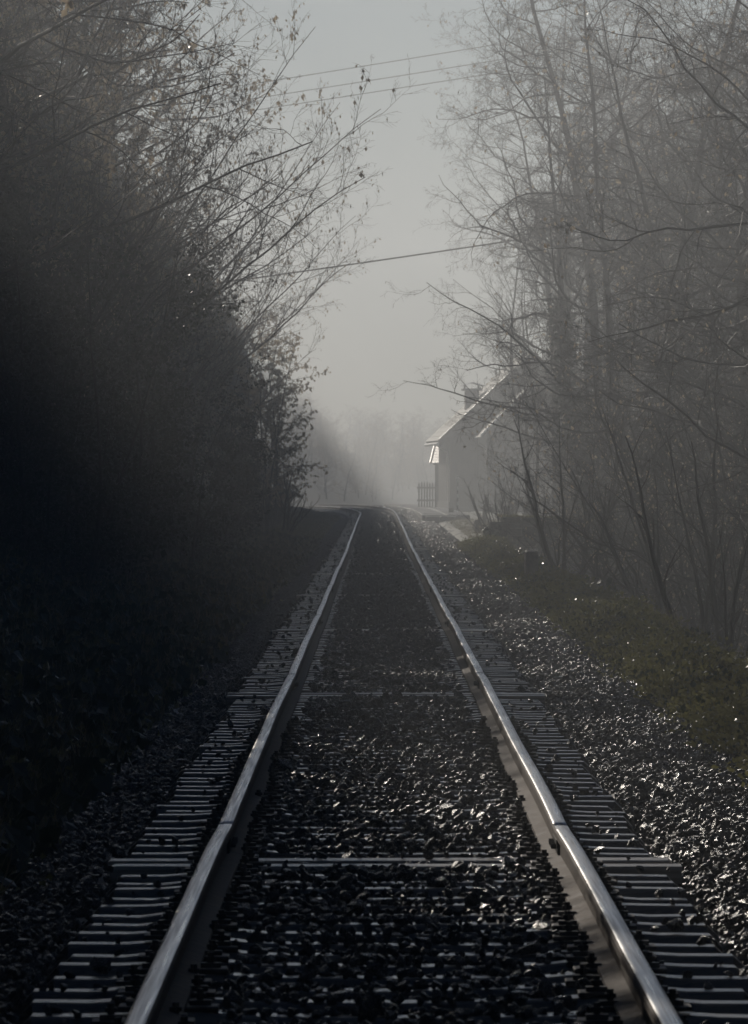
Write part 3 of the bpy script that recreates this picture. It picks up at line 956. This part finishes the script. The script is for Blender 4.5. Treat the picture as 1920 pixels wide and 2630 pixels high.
# picket fence between the house and the track
fn = tag(empty('picket_fence', (2.1, 398, .2)), 'dim wooden picket fence in front of the station house', 'fence')
pk = MB().prism([(-.04, -.2), (.04, -.2), (.04, 1.25), (0, 1.36), (-.04, 1.25)], -.012, .012).mesh('picket', M['old_wood'])
for k in range(16): link('picket', pk, fn, (k * .14, -k * .02, random.uniform(-.03, .03)))
for zz in (.35, 1.0): MB().add([(-.1, .014, zz), (2.2, -.29, zz), (2.2, -.29, zz + .09), (-.1, .014, zz + .09), (-.1, .05, zz), (2.2, -.25, zz), (2.2, -.25, zz + .09), (-.1, .05, zz + .09)], [(0, 1, 2, 3), (7, 6, 5, 4), (0, 4, 5, 1), (1, 5, 6, 2), (2, 6, 7, 3), (3, 7, 4, 0)]).build('rail_bar', M['old_wood'], fn)

# marker stones and stakes along the right edge
def marker(x, y, w, d, h, label, topslope=0.0):
    z = float(ground_z(x, y)) - .12
    m = MB().prism([(-w / 2, 0), (w / 2, 0), (w / 2 * .96, h), (w / 2 * .7, h + .02), (-w / 2 * .7, h + .025), (-w / 2 * .96, h)], -d / 2, d / 2).mesh('marker_stone', M['post_stone'], .01)
    for v in m.vertices:
        if v.co.z > h - .05: v.co.z += topslope * v.co.y
    o = link('marker_stone', m, None, (x, y, z), R(8))
    return tag(o, label, 'marker stone')


marker(2.46, 127, .215, .2, .52, 'short square stone post on the mossy verge, in front of the wall', .15)
marker(3.02, 238, .20, .2, .50, 'short dark stone post on the gravel beyond the stone wall')
stk = tag(empty('wooden_stake', (3.72, 272, .05)), 'leaning wooden stake with a glinting insulator beside the station yard', 'stake')
MB().tube([(0, 0, -.3), (.02, 0, .75), (.05, .0, 1.05)], [.085, .075, .035], 8).build('stake', M['old_wood'], stk)
MB().tube([(-.02, -.09, .70), (.30, -.06, .69)], .018, 6).build('arm', M['iron'], stk)
MB().tube([(-.04, -.10, .66), (-.04, -.10, .72), (-.04, -.10, .76)], [.03, .038, .02], 8).build('insulator', M['white_paint'], stk)
pst = tag(empty('fence_post', (4.36, 218, .05)), 'weathered wooden post with a crossbar behind the stone wall', 'post')
MB().tube([(0, 0, -.6), (0.01, 0, .5), (.02, 0, 1.02), (.02, 0, 1.08)], [.10, .09, .095, .06], 8).build('shaft', M['old_wood'], pst)
MB().box(-.19, .16, -.05, .05, .84, .93).build('crossbar', M['old_wood'], pst)
MB().tube([(.1, 0, .90), (2.5, .6, .86), (5.0, 1.0, .90)], .012, 5).build('strand', M['wire'], pst)

# mossy stone wall, end-on beside the bank
wl = tag(empty('stone_wall', (2.8, 200, 0)), 'dark mossy stone wall standing across the bank right of the track', 'wall')
rw = random.Random(9)
MB().box(.06, 3.3, .08, .5, -3.0, .50).build('core', M['mortar'], wl)
zrow = -2.6; stone_cache = []
for k in range(10):
    m = MB().box(-.5, .5, -.5, .5, -.5, .5).mesh('stone', M['masonry'], .07)
    for v in m.vertices: v.co += Vector((rw.gauss(0, .03), rw.gauss(0, .03), rw.gauss(0, .03)))
    stone_cache.append(m)
while zrow < .42:
    h = rw.uniform(.17, .26); x = rw.uniform(-.05, .05)
    top = zrow + h
    while x < 3.3:
        w = rw.uniform(.26, .55)
        if not (top > .34 and x < .36) and top < .62 - .03 * max(0, x - 1.6) * 4:
            o = link('stone', rw.choice(stone_cache), wl, (x + w / 2, .12 + rw.uniform(-.02, .02), zrow + h / 2))
            o.scale = (w - .018, .34, h - .016)
        x += w
    zrow += h
x = .38
while x < 2.6:
    w = rw.uniform(.35, .6)
    o = link('coping_stone', rw.choice(stone_cache), wl, (x + w / 2, .25, .57 - .03 * x)); o.scale = (w - .02, .56, .13)
    x += w
rgm = np.random.default_rng(4)
mc = np.stack([rgm.uniform(.3, 2.7, 2600), rgm.uniform(-.02, .5, 2600), np.zeros(2600)], 1); mc[:, 2] = .635 - .03 * mc[:, 0] + rgm.uniform(-.01, .03, 2600)
V, F = leaves(rgm, mc, .04, -.5, .8)
link('moss', np_mesh('moss', V, F, M['moss']), wl)
mc = np.stack([rgm.uniform(-.12, .35, 1500), rgm.uniform(-.12, .4, 1500), rgm.uniform(-.6, .42, 1500)], 1)
V, F = leaves(rgm, mc, .06, .6, .8)
link('ivy', np_mesh('ivy', V, F, M['ivy_leaf']), wl)
for (x, y, z, s, lb) in ((5.35, 216, .46, .42, 'larger rounded pale boulder behind the end of the stone wall'), (4.95, 213, .50, .30, 'smaller pale boulder touching the end of the stone wall')):
    o = link('boulder', stone_mesh(int(x * 100)), None, (x, y, z)); o.scale = (s * 2, s * 1.6, s * 1.1); o.data.materials.clear(); o.data.materials.append(M['concrete'])
    tag(o, lb, 'boulder')
    # they lie on a heap of earth that carries them
hp = MB().prism([(4.4, -4.2), (7.4, -5.5), (6.6, -.2), (5.9, .22), (5.2, .34), (4.7, .2)], 210.2, 222).build('earth_heap', M['ground'])
tag(hp, 'low heap of earth under the boulders behind the wall', 'earth heap')

# ------------------------------------------------------------------ overhead lines
def wire(name, y, x0, x1, z0, k, sag, rad, label, group=None):
    pts = []
    for q in range(41):
        t = q / 40; x = x0 + (x1 - x0) * t
        pts.append((x, y, z0 + k * x - sag * 4 * t * (1 - t) + sag))
    o = MB().tube(pts, rad, 5).build(name, M['wire'])
    return tag(o, label, 'overhead wire', group)


wire('overhead_wire', 300, -24, 24, 17.75, .162, .25, .016, 'highest of the three thin wires crossing the sky', 'thin wires across the sky')
wire('overhead_wire', 300, -24, 24, 17.15, .158, .30, .016, 'middle of the three thin wires crossing the sky', 'thin wires across the sky')
wire('overhead_wire', 300, -24, 24, 16.68, .155, .25, .016, 'lowest of the three thin wires crossing the sky', 'thin wires across the sky')
wire('overhead_cable', 265, -22, 22, 9.12, .145, .35, .026, 'single thicker cable sagging across the track below the thin wires')
for (x, y, zt, lb) in ((-24.2, 300, 14.3, 'wooden pole carrying the three thin wires, left of the track'), (24.2, 300, 22.2, 'wooden pole carrying the three thin wires, right of the track'), (-22.2, 265, 6.2, 'short wooden pole holding the single cable, left of the track'), (22.2, 265, 12.6, 'wooden pole holding the single cable, right of the track')):
    zb = float(ground_z(x, y))
    po = tag(empty('utility_pole', (x, y, zb)), lb, 'pole', 'poles of the overhead lines')
    MB().tube([(0, 0, -.5), (0, 0, zt - zb)], [.16, .11], 10).build('shaft', M['old_wood'], po)
    MB().box(-.2, .2, -.06, .06, zt - zb - .9, zt - zb - .78).build('crossarm', M['old_wood'], po)

# ------------------------------------------------------------------ planting
ALD = [alder(11, 16, dry=700, t0=.06, nl1=38, twigs=(10, 9, 5)), alder(12, 15, .15, nl1=38, t0=.05, spread=80, l1=.40, twigs=(10, 9, 5)), alder(13, 16, .16, nl1=34, t0=.08, spread=66, dry=1200, twigs=(10, 8, 5))]
HIGH = [alder(15, 20, .17, nl1=36, t0=.36, spread=74, l1=.30, twigs=(10, 9, 5)), alder(16, 19, .15, nl1=34, t0=.32, spread=66, l1=.32, twigs=(10, 8, 5), dry=600)]
OVER = alder(21, 15, .19, nl1=26, t0=.22, spread=76, l1=.48, twigs=(9, 8, 5), catkins=3500, droop=-.03, side=(-.9, -.1, 0))
IVYT = alder(14, 16, .20, nl1=22, t0=.2, spread=60, ivy=9000, catkins=600)
HAZ = [hazel(31, dry=900), hazel(32, 11, 9.0, (.28, 0, 0), .42, dry=2600, leaf=.062, hang=1.8), hazel(33, 14, 7.5, (.15, -.1, 0), .5, dry=1400)]
ASH = [ash(41), ash(42, 16, .12, 20)]
LEAFY = leafy(51)
EVG = [evergreen(61, 6.0, 1.9, 24000, .065), evergreen(62, 5.0, 1.6, 18000, .065)]
CON = conifer(71)
SAP = [hazel(81, 5, 3.2, (0, 0, 0), .35, catkins=0, per=(8, 4, 2)), hazel(82, 9, 2.2, (0, 0, 0), .6, catkins=0, per=(9, 4, 2), up=.04)]
BEECH = alder(91, 15, .16, nl1=30, t0=.06, spread=66, twigs=(8, 7, 3), catkins=0, dry=9000, l1=.36)

ORD = ['nearest', 'second', 'third', 'fourth', 'fifth', 'sixth', 'seventh', 'eighth', 'ninth', 'tenth', 'eleventh', 'twelfth', 'thirteenth', 'fourteenth', 'fifteenth', 'sixteenth', 'seventeenth', 'eighteenth', 'nineteenth', 'twentieth', 'twenty-first', 'twenty-second', 'twenty-third', 'twenty-fourth', 'twenty-fifth'] + ['twenty-sixth', 'twenty-seventh', 'twenty-eighth', 'twenty-ninth', 'thirtieth', 'thirty-first', 'thirty-second', 'thirty-third']


def row(spots, name, text, cat, group):
    """spots: (proto, x, y, rz, scale); labelled by their order away from the camera"""
    spots = sorted(spots, key=lambda q: q[2])
    for k, (pr, x, y, rz, sc) in enumerate(spots):
        w = ORD[k] if k < len(spots) - 1 else 'farthest'
        place(pr, name, x, y, text % w, cat, group, R(rz), sc)


# right bank, down below the line
row([(ALD[0], 7.6, 106, 20, 1.0), (ALD[2], 6.7, 98, 250, .95), (ALD[1], 6.8, 122, 75, .95), (ALD[2], 7.9, 131, 310, 1.0), (ALD[0], 7.0, 143, 100, 1.05), (ALD[1], 8.2, 150, 130, 1.0), (ALD[0], 7.4, 158, 220, .95), (ALD[2], 7.6, 166, 190, 1.05),
     (ALD[1], 7.2, 174, 250, 1.0), (ALD[2], 8.0, 184, 10, 1.1), (ALD[0], 7.6, 196, 300, 1.0), (ALD[1], 9.0, 206, 30, 1.1), (ALD[2], 8.2, 214, 60, 1.1), (ALD[1], 10.8, 226, 200, 1.1), (ALD[0], 8.4, 236, 120, 1.05), (ALD[0], 9.6, 246, 160, 1.1), (ALD[1], 12.5, 262, 80, 1.1), (ALD[2], 10, 266, 30, 1.05),
     (ALD[1], 9.8, 160, 340, 1.1), (ALD[0], 8.8, 116, 200, 1.15), (ALD[2], 8.6, 140, 50, 1.2), (ALD[1], 7.6, 134, 270, 1.1), (ALD[0], 9.2, 170, 180, 1.2), (ALD[2], 10.4, 176, 320, 1.2), (ALD[1], 8.0, 192, 110, 1.15), (ALD[0], 11.6, 204, 60, 1.25), (ALD[2], 7.8, 152, 240, 1.15), (ALD[0], 10.6, 188, 15, 1.1), (ALD[2], 9.6, 216, 280, 1.1), (ALD[1], 9.2, 226, 145, 1.05), (ALD[2], 10.2, 252, 95, 1.15)],
    'alder_tree', 'bare alder with wavy side branches on the right bank, %s from the camera', 'tree', 'alders below the right bank')
row([(ASH[0], 9.4, 178, 0, 1.0), (ASH[1], 7.0, 240, 90, 1.0), (ASH[0], 10.6, 274, 200, 1.0), (ASH[1], 9.0, 288, 300, 1.05), (ASH[0], 13.2, 300, 40, 1.0), (ASH[1], 9.6, 296, 10, .85), (ASH[0], 15.5, 330, 140, 1.1), (ASH[1], 5.0, 266, 60, .62), (ASH[0], 5.7, 292, 210, .7), (ASH[1], 6.3, 276, 320, .75), (ASH[0], 5.0, 250, 140, .5), (ASH[0], 7.0, 262, 170, .85), (ASH[1], 6.9, 284, 230, .7), (ASH[0], 8.0, 322, 20, .9), (ASH[1], 11.6, 318, 0, 1.0)],
    'ash_tree', 'slim bare tree with steep branches on the right, %s from the camera', 'tree', 'slim bare trees on the right')
row([(HIGH[0], 5.9, 164, 0, 1.0), (HIGH[1], 6.6, 180, 90, 1.0), (HIGH[0], 5.6, 202, 200, 1.05), (HIGH[1], 7.2, 210, 300, .95), (HIGH[0], 6.3, 222, 45, .9), (HIGH[1], 6.0, 244, 150, .85), (HIGH[0], 7.4, 254, 260, 1.0), (HIGH[1], 6.8, 274, 20, .95), (HIGH[0], 8.0, 294, 100, 1.15), (HIGH[1], 9.4, 236, 230, 1.15), (HIGH[0], 10.4, 216, 320, 1.15), (HIGH[1], 8.8, 186, 10, 1.1)],
    'alder_tree', 'high-crowned bare alder with a clear lower trunk on the right, %s from the camera', 'tree', 'high-crowned alders on the right')
place(OVER, 'alder_tree', 8.3, 112, 'dark leaning alder whose catkin-hung branches reach over the track from the right', 'tree', None, 0, 1.0)
place(IVYT, 'alder_tree', 6.6, 200, 'thick trunked tree wrapped in dark ivy beside the stone wall', 'tree', None, R(40), 1.0)
row([(CON, 9.6, 150, 0, .95), (CON, 11.2, 168, 60, 1.1), (CON, 12.4, 190, 140, 1.1), (CON, 13.0, 214, 200, 1.1), (CON, 15.0, 240, 20, 1.1)],
    'spruce_tree', 'dark spruce half hidden behind the bare alders on the right, %s from the camera', 'tree', 'spruces behind the alders on the right')
place(OVER, 'alder_tree', 7.4, 92, 'dark near alder at the right edge, its wavy low branches drawn against the misty trees', 'tree', None, R(-25), .85)
place(IVYT, 'alder_tree', 8.3, 172, 'ivy-wrapped tree deep among the alders, between the wall and the right edge', 'tree', None, R(120), 1.05)
place(IVYT, 'alder_tree', 5.4, 132, 'dark ivy-covered tree with sparkling wet leaves at the right edge', 'tree', None, R(200), .9)
row([(SAP[0], 3.7, 138, 0, 1.2), (SAP[0], 4.4, 112, 70, 1.3), (SAP[0], 4.1, 160, 200, 1.4), (SAP[0], 5.2, 146, 130, 1.6), (SAP[0], 3.9, 86, 300, 1.0), (SAP[0], 4.6, 98, 30, 1.25)],
    'sapling', 'thin bare sapling rising past the grassy bank edge, %s from the camera', 'sapling', 'saplings along the right bank')
row([(HAZ[2], 5.6, 126, 160, .8), (HAZ[0], 5.6, 180, 100, .6), (HAZ[2], 6.0, 224, 30, .6), (HAZ[0], 7.6, 240, 250, .7), (HAZ[2], 7.2, 140, 300, .9), (HAZ[0], 8.2, 300, 200, .7), (HAZ[2], 6.4, 160, 220, .85), (HAZ[0], 8.2, 205, 180, .9)],
    'hazel_shrub', 'bare many-stemmed shrub below the right bank, %s from the camera', 'shrub', 'shrubs below the right bank')
place(SAP[1], 'bush', 3.25, 214, 'spiky bare bush growing on top of the mossy stone wall', 'bush', None, 0, .55, z=.55)
place(SAP[1], 'bush', 3.7, 236, 'pale twiggy bush behind the stone wall, near the wooden stake', 'bush', None, R(90), 1.0)
place(SAP[1], 'bush', 4.6, 244, 'pale twiggy bush behind the stone wall, farther from the track', 'bush', None, R(190), 1.15)

# left side, beside the line
row([(HAZ[0], -6.2, 118, 0, 1.0), (HAZ[1], -7.0, 134, 15, 1.0), (HAZ[2], -6.1, 150, -10, 1.0), (HAZ[1], -6.9, 168, 5, 1.05), (HAZ[0], -6.6, 188, 20, 1.1), (HAZ[2], -6.0, 206, 0, 1.0), (HAZ[1], -7.0, 232, -15, 1.0)],
    'hazel_shrub', 'arching hazel leaning over the left side of the track, %s from the camera', 'shrub', 'arching hazels on the left')
row([(EVG[0], -4.6, 104, 0, .85), (EVG[1], -4.4, 113, 80, .95), (EVG[0], -6.2, 110, 200, .85), (EVG[1], -4.0, 140, 160, .85), (EVG[0], -5.4, 150, 300, 1.0), (EVG[1], -3.9, 172, 40, .8), (EVG[0], -6.8, 128, 90, .95), (EVG[1], -4.3, 215, 0, .7)],
    'evergreen_shrub', 'dense black-green shrub on the left of the track, %s from the camera', 'shrub', 'dark evergreen shrubs on the left')
row([(LEAFY, -3.5, 238, 0, 1.0), (LEAFY, -4.9, 262, 140, 1.15)],
    'leafy_shrub', 'shrub with flat sprays of dead leaves left of the track, %s from the camera', 'shrub', 'leafy shrubs on the left')
spots = [(BEECH, -6.8, 122, 0, 1.0), (BEECH, -8.2, 142, 120, 1.05), (BEECH, -7.4, 165, 240, 1.0)]
row(spots, 'beech_tree', 'tree with gold-lit dry leaves high on the left, %s from the camera', 'tree', 'leaf-holding trees on the left')
rg_ = random.Random(8)
spots = []
for k in range(30):  # tall trees added to thin the sunlight over track and haze
    y = 76 + k * 4.6 + rg_.uniform(-1.5, 1.5)
    spots.append(((BEECH, CON if y > 140 else ALD[0], ALD[1], ALD[0])[k % 4], -7.8 - 2.4 * (k % 2) + rg_.uniform(-.6, .6), y, rg_.uniform(0, 360), rg_.uniform(.95, 1.05) if k % 4 == 1 else rg_.uniform(1.12, 1.28)))
row(spots, 'shade_tree', 'tall tree added for shade above the black stand on the left, %s from the camera', 'tree', 'added shade trees over the dark stand')


def one_mesh(pr, name):
    """all the parts of a tree in one mesh, for woods that read as a mass"""
    bm = bmesh.new(); mats = []
    for nm, me in pr.parts:
        k0 = len(bm.faces); bm.from_mesh(me); bm.faces.ensure_lookup_table()
        for f in bm.faces[k0:]: f.material_index = len(mats)
        mats.append(me.materials[0])
    m = bpy.data.meshes.new(name); bm.to_mesh(m); bm.free()
    for q in mats: m.materials.append(q)
    return m


wood = proto_collection('wood', [one_mesh(CON, 'spruce'), one_mesh(BEECH, 'beech'), one_mesh(ASH[1], 'ash')])
rg_ = random.Random(5)
Pw, Rw, Sw, Iw = [], [], [], []
yy = -80.0
while yy < 480:
    f = .89 if 55 < yy < 86 else .55 if (126 < yy < 131) else (1.15 if yy < 52 else (.94 if yy < 95 else 1.0 if yy < 225 else (1.0 if yy < 420 else 1.12)))  # stand height shaped by where sun should reach the track and haze
    for x_, s_ in ((-5.9, .33), (-7.2, .44), (-9.0, .53), (-12.2, .70)):
        if s_ < .4 and yy > 200: continue
        x = x_ + rg_.uniform(-.5, .5); y = yy + rg_.uniform(-1.3, 1.3); x += float(xc(y))
        q = s_ * f * rg_.uniform(.94, 1.06)
        Pw.append((x, y, float(ground_z(x, y)))); Rw.append((0, 0, rg_.uniform(0, 6.28))); Sw.append((q, q, q)); Iw.append(0)
    if yy < 76:
        for xq, kind in ((7.6, 2), (9.2, 0), (11.4, 0)):  # out-of-view right-hand trees added to cut sky light near the camera
            x = xq + rg_.uniform(-.8, .8); q = rg_.uniform(.8, 1.1)
            Pw.append((x, yy - 6, float(ground_z(x, yy - 6)))); Rw.append((0, 0, rg_.uniform(0, 6.28))); Sw.append((q, q, q)); Iw.append(kind)
    if yy < 64:  # unseen tall beeches added for shade, left out where sun should enter
        x = -8.5 + rg_.uniform(-1.5, 1.5); q = rg_.uniform(1.1, 1.25)
        if not 50 < yy < 72 and yy > -30: Pw.append((x, yy, float(ground_z(x, yy)))); Rw.append((0, 0, rg_.uniform(0, 6.28))); Sw.append((q, q, q)); Iw.append(1)
    yy += 3.0
scatter('shade_spruce_stand', Pw, Rw, Sw, Iw, wood, 'black stand of trees, solid on the left, with unseen shade trees added around the track', 'wood')
Pw, Rw, Sw, Iw = [], [], [], []
for k in range(900):  # small trees added to dim the low fog and hide the ground edge
    x = rg_.uniform(-90, 50); y = rg_.uniform(620, 800); q = rg_.uniform(.2, .4)
    Pw.append((x, y, float(ground_z(x, y)))); Rw.append((0, 0, rg_.uniform(0, 6.28))); Sw.append((q * 1.3, q * 1.3, q)); Iw.append(1)
scatter('fog_dimming_wood', Pw, Rw, Sw, Iw, wood, 'far wood added to darken the low fog beyond the bend of the track', 'wood')
row([(ALD[0], -9.6, 206, 0, .8), (ALD[2], -9.0, 222, 90, .8), (ALD[1], -9.2, 250, 180, .6)],
    'alder_tree', 'bare misty alder on the left of the track, %s from the camera', 'tree', 'alders on the left')
row([(SAP[1], -3.9, 262, 0, 1.1), (SAP[1], -4.1, 288, 60, 1.2), (SAP[1], -4.2, 305, 120, 1.1), (SAP[1], -4.6, 324, 30, 1.2), (SAP[1], -5.2, 345, 200, 1.2), (SAP[1], -3.2, 230, 10, 1.2), (SAP[1], -6.2, 372, 10, 1.3)],
    'bush', 'low bare bush close to the left rail, %s from the camera', 'bush', 'low bushes on the left')

# ------------------------------------------------------------------ ground cover
def tuft(seed, n, h, w, mat, lean=.5):
    rg = np.random.default_rng(seed)
    a = rg.uniform(0, 6.28, n); r = rg.uniform(0, .07, n)
    p0 = np.stack([np.cos(a) * r, np.sin(a) * r, np.zeros(n)], 1)
    d = unit(np.stack([np.cos(a) * lean * rg.random(n), np.sin(a) * lean * rg.random(n), np.ones(n)], 1))
    L = h * rg.uniform(.5, 1.2, n)
    P, _ = grow(rg, p0, d, L, np.ones(n), 3, .12, (0, 0, -.18))
    s = unit(np.cross(d, np.array([0, 0, 1.0])) + 1e-3)[:, None, :]
    wd = np.array([1, .8, .5, .05])[None, :, None] * w
    Lf, Rt = P - s * wd, P + s * wd
    V = np.stack([Lf, Rt], 2).reshape(-1, 3)
    b = np.arange(n)[:, None] * 8 + np.arange(3)[None] * 2
    F = np.stack([b, b + 1, b + 3, b + 2], -1).reshape(-1, 4)
    return np_mesh('tuft', V, F, mat)


def herb(seed, n, mat, size, h):
    rg = np.random.default_rng(seed)
    c = rg.normal(size=(n, 3)) * np.array([.09, .09, .03]); c[:, 2] = np.abs(c[:, 2]) + h * rg.random(n)
    V, F = leaves(rg, c, size, -.3, .85, .2)
    return np_mesh('herb', V, F, mat)


cover = proto_collection('cover', [tuft(1, 16, .16, .003, M['grass']), tuft(2, 18, .11, .003, M['grass'], .9), tuft(3, 14, .20, .0025, M['dry_grass'], .7),
                                   herb(4, 16, M['moss'], .035, .03), herb(5, 14, M['ivy_leaf'], .055, .05), herb(6, 16, M['moss'], .03, .02), herb(7, 40, M['moss'], .024, .05), herb(8, 34, M['moss'], .030, .07), herb(9, 26, M['ivy_leaf'], .030, .06), herb(10, 30, M['moss'], .03, .04)])


def cover_points(n, y0, y1, ua, ub, picks, smin, smax, power=1.0):
    y = y0 + (y1 - y0) * rng0.random(n) ** power; u = rng0.uniform(ua, ub, n)
    x = u + xc(y)
    den = hsh(x * 2.2, y * .9, 1.0)
    k = den > rng0.uniform(-1.0, .5, n)
    x, y = x[k], y[k]
    P = np.stack([x, y, ground_z(x, y) - .01], 1); m = len(P)
    s = rng0.uniform(smin, smax, m)
    return P, np.stack([rng0.normal(size=m) * .15, rng0.normal(size=m) * .15, rng0.uniform(0, 6.28, m)], 1), np.stack([s, s, s], 1), rng0.choice(picks, m)


def cover_obj(name, sets, label, cat):
    q = [np.concatenate([s[k] for s in sets]) for k in range(4)]
    scatter(name, q[0], q[1], q[2], q[3], cover, label, cat)


cover_obj('grass_verge', [cover_points(46000, 40, 205, 2.1, 3.0, [6, 6, 7, 7, 8, 3, 5, 1], .6, 1.3, 1.3), cover_points(2500, 40, 205, 2.95, 3.3, [0, 2, 6], .6, 1.1), cover_points(2200, 40, 230, 1.6, 2.2, [3, 5, 7], .4, .8), cover_points(6000, 225, 300, 2.6, 7.0, [0, 1, 2], .5, 1.0),
                          cover_points(3000, 60, 175, 3.2, 7.0, [0, 2, 4, 4], 1.0, 1.8)],
          'low mossy herbs on the sunlit verge right of the gravel', 'verge plants')
cover_obj('undergrowth', [cover_points(26000, 24, 215, -5.5, -1.75, [3, 4, 4, 4, 0, 5, 2], .8, 1.8, 1.3), cover_points(4000, 215, 420, -5.5, -3.0, [0, 2, 4], .8, 1.4), cover_points(5000, 215, 400, -3.3, -1.8, [3, 5, 7, 9], .8, 1.4)],
          'dark ivy and grass covering the shaded ground left of the track', 'undergrowth')

# ------------------------------------------------------------------ haze
hz = MB().box(-500, 500, -90, 900, -9, 29).build('haze', M['glass'])
hm = bpy.data.materials.new('haze'); hm.use_nodes = True
for nd in list(hm.node_tree.nodes):
    if nd.type != 'OUTPUT_MATERIAL': hm.node_tree.nodes.remove(nd)
pv = hm.node_tree.nodes.new('ShaderNodeVolumePrincipled')
pv.inputs['Color'].default_value = (.90, .94, .98, 1)
pv.inputs['Density'].default_value = HAZE_DENSITY
pv.inputs['Anisotropy'].default_value = HAZE_G
hm.node_tree.links.new(pv.outputs[0], [n for n in hm.node_tree.nodes if n.type == 'OUTPUT_MATERIAL'][0].inputs['Volume'])
hz.data.materials.clear(); hz.data.materials.append(hm)
tag(hz, 'pale morning fog filling the cutting', 'fog', kind='stuff')
